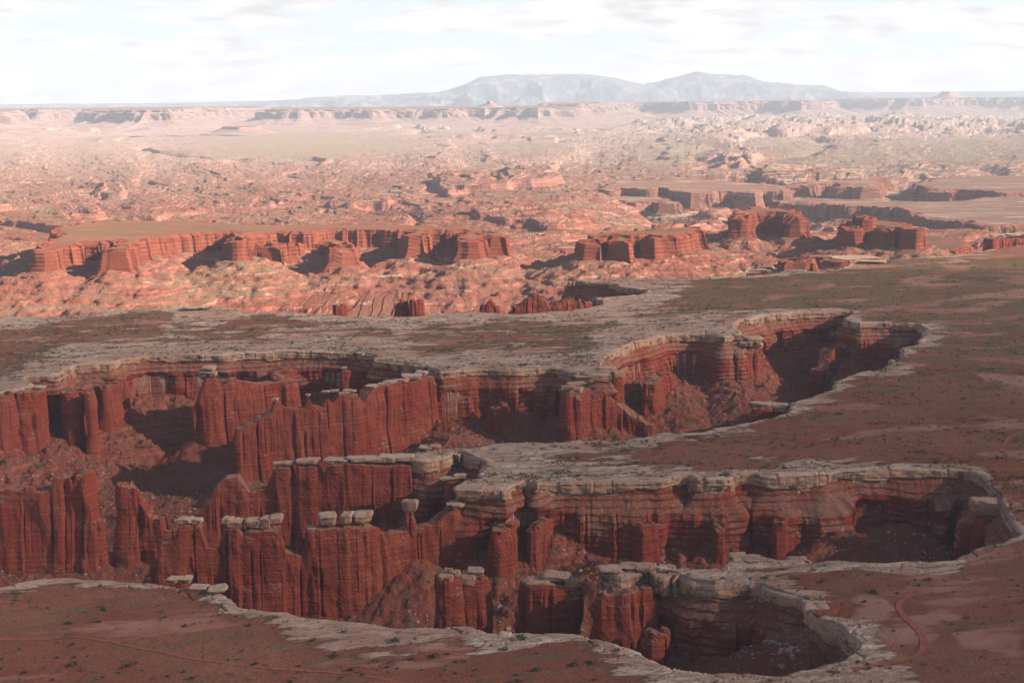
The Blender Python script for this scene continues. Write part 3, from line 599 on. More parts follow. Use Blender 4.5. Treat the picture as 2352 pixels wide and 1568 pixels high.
# ------------------------------------------------------------------ mid distance mesas and buttes (outline px,py at z_top)
def smoothmax(a, b, k):
    h = np.clip(0.5 + 0.5 * (a - b) / k, 0, 1); return b * (1 - h) + a * h + k * h * (1 - h)
MESAS = [
 dict(name='mesa', label='long red mesa with a scrubby flat top, left of centre in the middle distance', cat='mesa', zt=-20, zb=-82,
  out=[(118, 533), (130, 541), (108, 558), (84, 574), (98, 579), (140, 569), (188, 561), (194, 556), (240, 557), (264, 556), (279, 549), (262, 572), (268, 579), (300, 565), (345, 547), (400, 541),
       (490, 534), (534, 532), (529, 556), (545, 556), (560, 540), (640, 534), (700, 536), (760, 528), (860, 528), (942, 530), (950, 545), (966, 543), (974, 530), (1030, 529), (1070, 533), (1082, 552), (1094, 552), (1096, 538), (1140, 546), (1142, 541), (1096, 528), (1086, 523),
       (1000, 519), (800, 516), (600, 517), (500, 513), (380, 507), (280, 507), (180, 513), (130, 523)]),
 dict(name='butte', label='low red outlier butte with pointed left end, in front of the long mesa', cat='butte', zt=-52, zb=-104,
  out=[(612, 572), (628, 568), (660, 566), (700, 562), (712, 556), (760, 560), (775, 572), (800, 578), (806, 560), (790, 549), (740, 547), (700, 553), (660, 559), (630, 560)]),
 dict(name='butte', label='flat topped red butte with fluted cliffs, left of the three buttes at right', cat='butte', zt=-20, zb=-82,
  out=[(1340, 548), (1350, 556), (1390, 548), (1408, 540), (1420, 556), (1436, 556), (1446, 543), (1490, 540), (1503, 552), (1520, 546), (1560, 541), (1600, 535), (1618, 531), (1600, 520), (1560, 522), (1500, 529), (1430, 530), (1370, 534)]),
 dict(name='butte', label='highest and farthest red butte with a stepped crown, middle of the three at right', cat='butte', zt=3, zb=-74,
  out=[(1676, 492), (1700, 500), (1712, 494), (1740, 488), (1780, 489), (1810, 494), (1840, 499), (1846, 492), (1822, 483), (1780, 478), (1700, 481)]),
 dict(name='butte', label='red butte with sheer front wall nearest the right edge, right of the three buttes', cat='butte', zt=-15, zb=-78,
  out=[(1930, 517), (1948, 526), (1975, 522), (2010, 520), (2030, 528), (2050, 524), (2075, 526), (2105, 531), (2110, 524), (2070, 510), (2020, 505), (1950, 508)]),
 dict(name='butte', label='dark red upper block rising behind the butte nearest the right edge', cat='butte', zt=12, zb=-60,
  out=[(1955, 497), (1985, 500), (2008, 501), (2010, 496), (1975, 493)]),
 dict(name='rock_bench', label='long red cliff bench behind the white rim at right, carrying the right butte', cat='cliff', zt=-92, zb=-150,
  out=[(1828, 606), (1850, 592), (1880, 588), (1920, 592), (1935, 600), (1960, 592), (2000, 590), (2060, 592), (2130, 588), (2200, 578), (2230, 560), (2200, 545), (2100, 540), (1900, 545), (1850, 560), (1836, 585)]),
 dict(name='mesa', label='pink sandstone mesa above the river canyon, right of centre, left end throwing a broad shadow', cat='mesa', zt=-112, zb=-210, mat='pink', base=-235,
  out=[(1388, 421), (1392, 437), (1430, 431), (1470, 437), (1520, 433), (1560, 439), (1600, 444), (1660, 438), (1720, 443), (1760, 438), (1812, 440), (1828, 434), (1780, 424), (1700, 418), (1600, 412), (1500, 408), (1420, 410)]),
 dict(name='mesa', label='lower pink sandstone shelf in front of the pink canyon mesa, right of centre', cat='mesa', zt=-150, zb=-215, mat='pink', base=-235,
  out=[(1352, 470), (1375, 474), (1410, 462), (1450, 466), (1500, 462), (1550, 470), (1556, 460), (1500, 448), (1440, 446), (1400, 449), (1372, 458)]),
 dict(name='mesa', label='small pink mesa with a sunlit prow, right of the long pink canyon mesa', cat='mesa', zt=-110, zb=-190, mat='pink', base=-235,
  out=[(1832, 428), (1880, 424), (1930, 419), (1945, 431), (1975, 427), (2002, 433), (2010, 422), (2040, 418), (2040, 410), (1980, 404), (1900, 407), (1840, 415)]),
 dict(name='mesa', label='pink mesa at the right edge beyond the shadowed canyon wall', cat='mesa', zt=-108, zb=-190, mat='pink', base=-235,
  out=[(2090, 426), (2130, 430), (2150, 442), (2190, 436), (2260, 438), (2300, 444), (2460, 440), (2460, 405), (2300, 404), (2150, 408)]),
 dict(name='mesa', label='dark shadowed rock terrace stretching to the right edge behind the three buttes', cat='mesa', zt=-118, zb=-190, mat='pink', base=-235,
  out=[(1778, 462), (1830, 466), (1900, 470), (1990, 474), (2060, 478), (2120, 500), (2200, 506), (2260, 520), (2352, 516), (2480, 520), (2480, 462), (2352, 452), (2280, 452), (2200, 462), (2100, 462), (1980, 458), (1850, 454)]),
 dict(name='mesa', label='small pink cliff block with a deep shadow on its left, right of the long mesa', cat='mesa', zt=-120, zb=-175, mat='pink', base=-200,
  out=[(1085, 492), (1100, 500), (1150, 496), (1160, 508), (1200, 503), (1260, 498), (1290, 490), (1240, 482), (1160, 482)]),
]
SMALL = [(165, 478, 26, 38), (632, 402, 14, 22), (1660, 468, 14, 26)]
NEARM = []
def mesa_mesh(d, idx):
    O = np.array(d['out'], float); Wp = at(O[:, 0], O[:, 1], d['zt'])
    Yc = Wp[:, 1].mean(); step = max(3.0, Yc * 0.00075)
    P = resample(Wp, step); P = smooth_poly(P, 10)
    A = Yc / 4200.0
    P = P + np.stack([fbm2(P[:, 0] / (60 * A), P[:, 1] / (60 * A), 3, 60 + idx), fbm2(P[:, 0] / (60 * A), P[:, 1] / (60 * A), 3, 70 + idx)], 1) * (12 if d['name'] == 'butte' else 24) * A + np.stack([fbm2(P[:, 0] / (16 * A), P[:, 1] / (16 * A), 3, 62 + idx), fbm2(P[:, 0] / (16 * A), P[:, 1] / (16 * A), 3, 72 + idx)], 1) * 8 * A
    sd = SDF(resample(P, step * 3), 12.0 * A, 360 * A)
    zt, zb = d['zt'], d['zb']; H = zt - zb
    rows = [(-24 * A, 0.0), (-5 * A, 0.0)] + [(None, f) for f in np.linspace(0, 1.35, 34)]
    x, y = P[:, 0].copy(), P[:, 1].copy(); bx, by = x.copy(), y.copy()
    V = []
    g0x, g0y = sd.grad(bx, by); bx = bx + g0x * 16 * A; by = by + g0y * 16 * A      # read the noise a little way out, so prows get flutes too
    fl = ridge2(bx / (42 * A), by / (42 * A), 3, 80 + idx); but = np.clip(fbm2(bx / (150 * A), by / (150 * A), 2, 90 + idx), -1, 1)
    mc, mk = blocks(bx, by, 34 * A, 98 + idx)
    ztv = zt + 9 * fbm2(bx / (110 * A), by / (110 * A), 3, 95 + idx) + 5 * (fl - .7) + (18 if d['name'] == 'butte' else 8) * mc - 3 * mk - (14 if d['name'] == 'butte' else 6) * sstep(0.05, 0.5, fbm2(bx / (90 * A), by / (90 * A), 3, 99 + idx))
    mc, mk = blocks(bx, by, 34 * A, 98 + idx)
    cur = 0
    for off, f in rows:
        if off is None:
            z = ztv - (zt - zb) * f
            led = (terrace(z / 11 + 0.4 * noise2(bx / 90, by / 90, 5), 0.35) * 11 - z)
            tgt = (fl - 0.72) * 17 * A * min(1, 0.25 + f * 2) + (mc * 9 - mk * 4 + 7 * (ridge2(bx / (17 * A), by / (17 * A), 2, 96) - 0.7)) * A * np.clip(0.6 + 1.2 * noise3(bx / (60 * A), by / (60 * A), z / 50, 97), 0, 1.4) * min(1, 0.2 + f * 3) + but * 12 * A * f + noise3(bx / (11 * A), by / (11 * A), z / 25, idx) * 3.0 * A + led * 0.35 + f * 12 * A + max(0, f - 0.72) * 24 * A * (1 + 0.5 * but)
        else:
            z = ztv if off > -20 * A else zt + 2 + 0 * ztv; tgt = off
        d_ = tgt - cur if np.ndim(cur) else tgt - cur
        gx, gy = sd.grad(x, y); x = x + gx * d_; y = y + gy * d_; cur = tgt
        V.append(np.stack([x, y, z], -1))
    V = np.array(V)
    m = len(P)
    mt = {'pink': M_PINK}.get(d.get('mat'), M_REDFAR)
    org = (float(Wp[:, 0].mean()), float(Yc), float(zb))
    root = empty(d['name'], org); tag(root, d['label'], d['cat'])
    mesh_np('cliff', V, grid_quads(len(V), m, True), mt, root, origin=org)
    r0 = V[0]; sub = r0[::3]
    tri = tessellate_polygon([[Vector((float(p[0]), float(p[1]), 0)) for p in sub]])
    if len(tri):
        # flat top from interior scatter: triangulated outline, gently swelling
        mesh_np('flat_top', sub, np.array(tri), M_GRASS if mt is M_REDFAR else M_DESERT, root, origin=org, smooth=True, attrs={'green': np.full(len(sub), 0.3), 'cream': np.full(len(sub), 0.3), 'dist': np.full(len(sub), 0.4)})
    d['sdf'] = sd; d['A'] = A
    return sd
for i, d in enumerate(MESAS): mesa_mesh(d, i)
print('mesas', time.time() - T0)

# ------------------------------------------------------------------ ground height
def base_far(x, y):
    """height of the desert benches beyond the white rim"""
    r = y; ang = x / y
    z = np.interp(r, [3000, 3500, 3750, 4000, 4300, 5000, 6500, 60000], [-250, -200, -168, -128, -112, -120, -122, -122])
    right = sstep(0.03, 0.12, ang) * sstep(5200, 5900, r) * (1 - sstep(8000, 8600, r))
    z = z * (1 - right) + (-215) * right
    return z
CONES = [(*at(px, py, 0), z, s_) for px, py, z, s_ in [(1840, 1425, -20, 0.60), (1780, 1420, -30, 0.6), (1900, 1460, -30, 0.62), (1975, 1115, -52, 0.6), (2060, 1110, -46, 0.6), (1420, 1150, -66, 0.6),
 (1045, 885, -72, 0.5), (1560, 800, -64, 0.45), (1700, 800, -64, 0.45)]]
def H(x, y, near=False):
    d = RIMS.dist(np.clip(x, -1490, 1740), np.clip(y, 570, 3890))
    far = base_far(x, y)
    # benches and ledges: terraced noise that grows with distance
    r = y; amp = np.interp(r, [3000, 4000, 6000, 9000, 14000, 30000], [20, 24, 40, 56, 75, 90])
    sc = np.interp(r, [3000, 4500, 8000, 16000, 40000], [120, 190, 420, 900, 1600])
    ang = x / y
    flat = sstep(11500, 13500, r) * (1 - sstep(21000, 24000, r)) * (1 - sstep(-0.02, 0.06, ang - (r - 12000) * 2e-6)) + 0.8 * sstep(0.02, 0.12, ang) * sstep(9500, 11000, r) * (1 - sstep(15500, 17500, r))
    fln = fbm2(x / (r * 0.12), y / (r * 0.09), 6, 91, 0.6); flat = np.clip(flat * 1.0 + fln * 1.7 * (flat > 0.01) - 0.15, 0, 1) * (flat > 0.01)
    wx = x + 120 * fbm2(x / 700, y / 700, 3, 3); wy = y + 120 * fbm2(x / 700, y / 700, 3, 4)
    n = fbm2(wx / (sc * 2.4), wy / sc, 6, 21, 0.5) * 0.5 + 0.5
    ledges = terrace(n * 7, 0.07) / 7
    needles = sstep(0.05, 0.16, ang) * sstep(16500, 18500, r) * (1 - sstep(30000, 33000, r))
    nn = terrace(np.clip(fbm2(x / 900, y / 1400, 5, 33, 0.6) * 1.6 + 0.5, 0, 2) * 3, 0.25) / 3
    n2_ = fbm2(wx / (sc * 0.55), wy / (sc * 0.3), 4, 22, 0.5); led2 = terrace(n2_ * 4, 0.10) / 4
    cut = sstep(0.12, 0.0, np.abs(fbm2(wx / (sc * 3.2), wy / (sc * 1.6), 3, 23)))
    isl = sstep(0.22, 0.30, fbm2(wx / (sc * 1.3), wy / (sc * 0.9), 4, 24)) * (0.7 + 0.3 * ledges)
    far = far + ((ledges - 0.5) * 1.7 + led2 * 0.42 - cut * 0.8 + isl * 0.9) * amp * (1 - 0.86 * flat) + needles * nn * 130
    far = far + fbm2(x / (sc * 0.12), y / (sc * 0.08), 4, 78, 0.65) * amp * np.interp(r, [4000, 7000], [0.06, 0.13]) * (1 - 0.7 * flat)
    for q in MESAS:
        sd = q['sdf']; A = q['A']; pad = 150 * A
        if near: break
        inb = (x > sd.x0) & (x < sd.x0 + sd.nx * sd.c) & (y > sd.y0) & (y < sd.y0 + sd.ny * sd.c)
        if not inb.any(): continue
        dm = sd.dist(x[inb], y[inb])
        gul = 1 + 0.35 * ridge2(x[inb] / (45 * A), y[inb] / (45 * A), 3, 13)
        zt = q['zb'] + 14 * A - (np.clip(dm, 0, 900) - 8 * A) * 0.30 + np.clip(dm / (60 * A), 0, 1) * 16 * A * (gul - 1.25) + 6 * noise2(x[inb] / 30, y[inb] / 30, 14)
        zt = np.where(dm > 345 * A, -999, zt)
        zt = np.minimum(zt, q['zb'] + 10 * A)
        b = q.get('base', None)
        zt = np.where(zt > -900, zt * 0.7 + 0.3 * (terrace(zt / 16 + 0.5 * noise2(x[inb] / 160, y[inb] / 160, 16), 0.2) * 16 - 8 * noise2(x[inb] / 160, y[inb] / 160, 16)) + 7 * fbm2(x[inb] / 40, y[inb] / 40, 5, 17, 0.6), zt)
        far[inb] = np.where(zt > -900, smoothmax(far[inb], zt, 6), far[inb])
    if not near: 
        back = d > 0
    # basin floor with talus
    g1 = ridge2(x / 95, y / 95, 4, 5); n1 = fbm2(x / 60, y / 60, 4, 6)
    n2 = fbm2(x / 60, y / 60, 3, 46)
    floor = -133 + 14 * n1 + 10 * (0.6 - g1)
    tal = -64 + 14 * fbm2(x / 110, y / 110, 2, 41) - 0.55 * np.clip(d - 12, 0, 500) * (0.75 + 0.5 * g1) + 7 * n1 + 8 * fbm2(x / 14, y / 14, 3, 8)
    zf = smoothmax(floor, tal, 12)
    led = terrace(zf / 9.0 + 0.3 * n1, 0.25) * 9.0
    zf = zf * 0.6 + led * 0.4 + 1.3 * fbm2(x / 5, y / 5, 2, 9)
    if near:
        tf = np.full(x.shape, -999.0)
        for (ax, ay, bx, by, w, zb) in FINSEG:
            R = 110 if ay < 2500 else 280
            mask = (x > min(ax, bx) - R) & (x < max(ax, bx) + R) & (y > min(ay, by) - R) & (y < max(ay, by) + R)
            if not mask.any(): continue
            xm = x[mask]; ym = y[mask]; dx, dy = bx - ax, by - ay; L = dx * dx + dy * dy + 1e-6
            t = np.clip(((xm - ax) * dx + (ym - ay) * dy) / L, 0, 1)
            dd = np.hypot(xm - ax - t * dx, ym - ay - t * dy) - w
            tf[mask] = np.maximum(tf[mask], zb - 0.55 * np.clip(dd, -5, 200))
        for (cx, cy, cz, sl_) in CONES:
            gxc, gyc = RIMS.grad(np.array([cx]), np.array([cy])); ex = x - cx + gxc[0] * 6 + 14 * n1; ey = y - cy + gyc[0] * 6 + 14 * n2
            rr_ = np.sqrt(ex ** 2 + ey ** 2 + 90.0); an = np.arctan2(ey, ex)
            tf = np.maximum(tf, np.where(rr_ < 190, cz + 6 - sl_ * rr_ * (0.72 + 0.2 * noise2(an * 2.2 + 9, rr_ / 90, 44)) + np.clip(rr_ / 30, 0, 1) * 5 * (ridge2(an * 3.5, rr_ / 70, 2, 45) - 0.75), -999))
        tf += 5 * n1 + 4 * fbm2(x / 12, y / 12, 3, 18)
        zf = np.where(tf > -400, smoothmax(zf, tf, 6), zf)
    # beyond the back rim the slope runs down to the far benches
    bk = sstep(10, 240, d) * sstep(2380, 2520, y)
    bk = np.where(y > 3300, sstep(0, 150, d), bk)
    zf = zf * (1 - bk) + far * bk
    top = 1.3 * fbm2(x / 70, y / 70, 3, 2) + 0.6 * fbm2(x / 16, y / 8, 2, 12)
    if near:
        f1, f2, cid = worley(x / 24 + 0.5 * noise2(x / 20, y / 20, 1), y / 11 + 0.4 * noise2(x / 15, y / 15, 4), 3)
        nr = sstep(-38, -14, d) * sstep(-0.2, 0.3, noise2(x / 120, y / 120, 19) + 0.35)
        top = top + nr * (sstep(0.0, 0.10, f2 - f1) * (0.6 + 1.2 * cid) - 0.6) + 1.0 * sstep(-0.1, 0.35, fbm2(x / 60, y / 14, 3, 29))
    return np.where(d < -2.5, top, np.where(d < -0.5, top + (zf - top) * (d + 2.5) / 2.0, zf)), d, flat, needles

# ------------------------------------------------------------------ ground meshes (fan of rows and columns outward from below the viewpoint)
NA = 1250
ANG = np.tan(np.linspace(-math.radians(24.5), math.radians(24.5), NA))
rows = [620.0]
while rows[-1] < 2750: rows.append(rows[-1] + min(2.2, max(1.5, rows[-1] * 0.0010)))
n_near = len(rows)
while rows[-1] < 3420: rows.append(rows[-1] + 4.0)
n_split = len(rows)
while rows[-1] < 64000: rows.append(rows[-1] + 6.5 * (max(rows[-1], 3500) / 4000.0) ** 1.9)
rows = np.array(rows)
print('rows', n_near, n_split, len(rows))
Yg = rows[:, None] * np.ones((1, NA)); Xg = rows[:, None] * ANG[None]
zn, dn, fn, _ = H(Xg[:n_split].copy(), Yg[:n_split].copy(), near=True)
near_far_z = H(Xg[n_split - 1:n_split].copy(), Yg[n_split - 1:n_split].copy(), near=False)
zfar, dfar, flat, need = H(Xg[n_split - 1:].copy(), Yg[n_split - 1:].copy(), near=False)
blend = sstep(2900, 3400, Yg[:n_split])
zz_ = H(Xg[n_near:n_split].copy(), Yg[n_near:n_split].copy(), near=False)[0]
b_ = blend[n_near:]; zn[n_near:] = np.where(dn[n_near:] > 0, zn[n_near:] * (1 - b_) + zz_ * b_, zn[n_near:]); zn[-1] = zfar[0]
print('heights', time.time() - T0)
X, Y, D = Xg[:n_split], Yg[:n_split], dn
def blob(x0, x1, y0, y1, s):
    wx = X + 60 * fbm2(X / 120, Y / 120, 3, 71); wy = Y + 60 * fbm2(X / 120, Y / 120, 3, 72)
    return sstep(x0 - s, x0 + s, wx) * (1 - sstep(x1 - s, x1 + s, wx)) * sstep(y0 - s, y0 + s, wy) * (1 - sstep(y1 - s, y1 + s, wy))
LEFT = blob(-9000, 330, 1800, 2950, 90); TONGUE = blob(-120, 300, 1320, 1620, 60)
wmap = 36 + 160 * LEFT + 75 * TONGUE
wmap = wmap * np.clip(1 + 1.5 * fbm2(X / 110, Y / 110, 3, 31), np.where((Y < 1250) & (X < 100), 0.7, 0.25), 2.2) * (1 - 0.6 * sstep(250, 420, X) * (1 - sstep(1350, 1500, Y)))
rock = np.clip(2.1 - np.clip(-D, 0, 1e9) / wmap * 1.75, -0.6, 2.1)
rock = np.maximum(rock, (0.42 + 0.55 * fbm2(X / 160, Y / 60, 3, 32)) * LEFT - 0.6 * (1 - LEFT))
green = np.clip(0.15 + 0.75 * sstep(1500, 2300, Y) * sstep(-100, 400, X) + 0.4 * sstep(1800, 2200, Y) * (X < 200), 0, 1)
def wash(pts, w):
    p = np.array(pts, float); q = at(p[:, 0], p[:, 1], 0.0); best = np.full(X.shape, 1e9)
    wx = X + 9 * fbm2(X / 30, Y / 30, 3, 73); wy = Y + 16 * fbm2(X / 40, Y / 40, 3, 74)
    for (ax, ay), (bx, by) in zip(q[:-1], q[1:]):
        dx, dy = bx - ax, by - ay; t = np.clip(((wx - ax) * dx + (wy - ay) * dy) / (dx * dx + dy * dy + 1e-6), 0, 1)
        best = np.minimum(best, np.hypot(wx - ax - t * dx, (wy - ay - t * dy)))
    return sstep(w * 2.0, w * 0.2, best) * np.clip(0.9 + 0.8 * fbm2(X / 60, Y / 18, 4, 75), 0, 1)
WASH = np.zeros(X.shape)
for pts, w in [([(2095, 648), (2130, 640), (2165, 627), (2200, 620), (2185, 609), (2210, 601)], 26), ([(2400, 640), (2335, 643), (2400, 660)], 26), ([(1960, 719), (2040, 709), (2130, 700), (2230, 684), (2352, 668), (2440, 660)], 16),
    ([(2120, 714), (2230, 712), (2290, 697), (2352, 678), (2440, 668)], 20), ([(1960, 752), (2100, 748), (2260, 742)], 12), ([(1975, 770), (2060, 772), (2200, 765)], 12), ([(2270, 862), (2340, 880), (2420, 878)], 16),
    ([(1980, 858), (2060, 846), (2110, 838)], 10), ([(1850, 935), (1920, 940), (2000, 930), (1990, 955)], 12), ([(2120, 740), (2300, 735), (2352, 725)], 10), ([(2120, 1305), (2230, 1290), (2352, 1270), (2450, 1260)], 16), ([(2000, 1400), (1990, 1440), (2000, 1470), (2080, 1450), (2160, 1420)], 16),
    ([(2240, 1470), (2300, 1480), (2330, 1500)], 9), ([(1680, 1555), (1800, 1556), (1900, 1545), (1990, 1520)], 7), ([(2310, 1150), (2352, 1190), (2380, 1230)], 14), ([(1850, 655), (1900, 652), (1870, 665)], 16), ([(1760, 690), (1800, 680)], 10), ([(2250, 1130), (2320, 1120), (2400, 1110)], 10)]:
    WASH = np.maximum(WASH, wash(pts, w))
rock = rock + 0.25 * WASH
pale = 0.75 * WASH + np.clip(0.16 * sstep(300, 700, X) * sstep(1100, 1700, Y) + 0.16, 0, 0.6)
V = np.stack([X, Y, zn], -1)
cd_ = (D[:-1, :-1] + D[1:, 1:]) / 2
topmask = cd_ < -1.5
q_top = grid_quads(n_split, NA, keep=topmask); q_bas = grid_quads(n_split, NA, keep=~topmask)
def sub_mesh(name, V, Q, mat, attrs, smooth):
    used = np.unique(Q); mp = np.full(V.reshape(-1, 3).shape[0], -1, np.int64); mp[used] = np.arange(len(used))
    return mesh_np(name, V.reshape(-1, 3)[used], mp[Q], mat, smooth=smooth, attrs={k: v.ravel()[used] for k, v in attrs.items()})
tag(sub_mesh('plateau_ground', V, q_top, M_TOP, {'rock': rock, 'green': green, 'pale': pale}, True), kind='structure')
tag(sub_mesh('basin_floor', V, q_bas, M_TALUS, {}, False), kind='structure')
Xf, Yf = Xg[n_split - 1:], Yg[n_split - 1:]
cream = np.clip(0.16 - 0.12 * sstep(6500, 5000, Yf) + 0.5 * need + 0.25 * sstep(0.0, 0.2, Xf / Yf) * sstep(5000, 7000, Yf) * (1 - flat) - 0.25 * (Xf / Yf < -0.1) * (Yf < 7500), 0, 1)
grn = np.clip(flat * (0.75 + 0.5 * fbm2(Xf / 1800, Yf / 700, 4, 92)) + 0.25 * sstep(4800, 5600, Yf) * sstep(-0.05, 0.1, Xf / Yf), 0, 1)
Vf = np.stack([Xf, Yf, zfar], -1)
tag(mesh_np('desert_floor', Vf, grid_quads(len(Vf), NA), M_DESERT, smooth=False, attrs={'green': grn, 'cream': cream, 'dist': sstep(5500, 17000, Yf)}), kind='structure')  # dist sets how much haze is put into the colour
print('ground', time.time() - T0)

# ------------------------------------------------------------------ the white rim cliffs: caprock band and red wall as curtains hung from the rim
def curtains():
    P = resample(RP, 1.25)
    inview = lambda p: (np.abs(p[:, 0] / p[:, 1]) < 0.47) & (p[:, 1] > 700)
    ok = inview(P)
    m = len(P); bx, by = P[:, 0], P[:, 1]
    L = 1.25; s = np.arange(m) * L
    # joint blocks along the rim
    cuts = [0.0]; rr = random.Random(5)
    while cuts[-1] < s[-1]: cuts.append(cuts[-1] + rr.choice([6, 9, 14, 22, 30, 44]) * (0.7 + 0.6 * rr.random()))
    cuts = np.array(cuts); bi = np.searchsorted(cuts, s, side='right') - 1
    bo = RNG.rand(len(cuts) + 1) * 4.0 - 1.8; bz = RNG.rand(len(cuts) + 1) * 2.4 - 1.2
    edge = np.minimum(s - cuts[bi], cuts[np.minimum(bi + 1, len(cuts) - 1)] - s)
    js = RNG.rand(len(cuts) + 1) ** 2; near_hi = (cuts[np.minimum(bi + 1, len(cuts) - 1)] - s) < (s - cuts[bi])
    joint = np.clip(1 - edge / 1.4, 0, 1) * js[np.where(near_hi, bi + 1, bi)] * 1.3
    capth = 10.5 + 7.5 * fbm2(bx / 70, by / 70, 3, 61) + 2.2 * fbm2(bx / 12, by / 12, 2, 73)
    prof = [(-13, -1.6), (-9, -0.3), (-5, 0.2), (-2.6, 0.0), (-1.2, -0.6), (-0.2, -1.5), (0.5, -2.6)]
    rowsC = []
    for o, z in prof:
        zz = z + bz[bi] * (1 if o > -9 else 0.3) - joint * 0.9 * (o > -9)
        oo = o + bo[bi] * np.clip((o + 9) / 9, 0, 1) - joint * 1.6 * (o > -3)
        rowsC.append((oo, zz))
    for f in np.linspace(0.16, 1, 11):
        z = -capth * f
        o = 0.9 + bo[bi] * (0.9 - 0.5 * f) - joint * 1.5 + 0.9 * noise3(bx / 60, by / 60, z / 1.7, 74) + 1.3 * noise3(bx / 6, by / 6, z / 3.2, 62) + 1.5 * fbm2(bx / 30, by / 30, 2, 63) * f
        rowsC.append((o, z + bz[bi] * (1 - f)))
    under = 2.6 + 2.2 * np.clip(fbm2(bx / 25, by / 25, 2, 64), -0.3, 1)
    rowsC.append((rowsC[-1][0] - under, -capth - 0.6)); rowsC.append((rowsC[-2][0] - under - 3.0, -capth - 0.9))
    def sweep(rows):
        x, y = bx.copy(), by.copy(); cur = 0.0; V = []
        for o, z in rows:
            d_ = np.broadcast_to(np.asarray(o, float), (m,)) - cur
            for _ in range(2):
                gx, gy = RIMS.grad(x, y); x = x + gx * d_ / 2; y = y + gy * d_ / 2
            cur = cur + d_; V.append(np.stack([x, y, np.broadcast_to(z, (m,))], -1))
        return np.array(V)
    Vc = sweep(rowsC)
    keepcol = ok & np.roll(ok, -1)
    def emit(name, V, mat, flip):
        Q = grid_quads(len(V), m, True); keep = np.tile(keepcol, len(V) - 1); Q = Q[keep]
        if flip: Q = Q[:, ::-1]
        used = np.unique(Q); mp = np.full(V.shape[0] * m, -1, np.int64); mp[used] = np.arange(len(used))
        return tag(mesh_np(name, V.reshape(-1, 3)[used], mp[Q], mat), kind='structure')
    emit('caprock_rim', Vc, M_CAP, False)
    # red wall: short rubble slope, then fluted cliff
    slopeL = 7 + 13 * np.clip(fbm2(bx / 130, by / 130, 2, 65) + 0.45, 0, 1.2)
    b0x, b0y = bx, by; g0x, g0y = RIMS.grad(bx, by); nxw, nyw = bx + g0x * 9, by + g0y * 9
    butt = np.clip(fbm2(nxw / 75, nyw / 75, 3, 66) * 1.8, -0.9, 1.3)
    fl = ridge2(nxw / 26, nyw / 26, 3, 67)
    wc1, wk1 = blocks(nxw, nyw, 30, 301); wc2, wk2 = blocks(nxw, nyw, 8, 303)
    rowsW = [(-3.5 + 0 * bx, -capth + 1.0), (-2.2 + 0 * bx, -capth - 1.5)]
    zt0 = -capth - 1.5
    nR = 62
    for f in np.linspace(0, 1, nR)[1:]:
        z = zt0 + (-118 - zt0) * f; dep = zt0 - z
        s1 = np.clip(dep / 17.0, 0, 1) * slopeL                                     # rubble slope
        w = sstep(12, 26, dep)
        s2 = w * (butt * 17 + (fl - 0.72) * 6 + (wc1 * 13 - wk1 * 2.5) * np.clip(0.7 + 1.1 * noise3(bx / 35, by / 35, z / 30, 75), 0, 1.5) + (wc2 * 2.4 - wk2 * 0.5) * np.clip(0.5 + 1.5 * noise3(bx / 18, by / 18, z / 16, 78), 0, 1.5)) + np.clip(dep - 18, 0, 100) * 0.10 + np.clip(dep - 62, 0, 60) * 0.55
        led = (terrace(z / 6.5 + 0.4 * noise2(bx / 60, by / 60, 68), 0.35) * 6.5 - z) * (0.45 + 0.25 * noise3(bx / 25, by / 25, z / 12, 76)) + 2.2 * noise3(bx / 14, by / 14, z / 12, 77) * (0.4 + w)
        o = -2.2 + s1 + s2 + led + noise3(nxw / 5, nyw / 5, z / 18, 69) * 1.5 * (0.4 + w) + noise3(bx / 2.5, by / 2.5, z / 2, 70) * 0.6
        rowsW.append((np.maximum(o, -2.6), z))
    emit('canyon_wall', sweep(rowsW), M_RED, False)
curtains()
print('curtains', time.time() - T0)

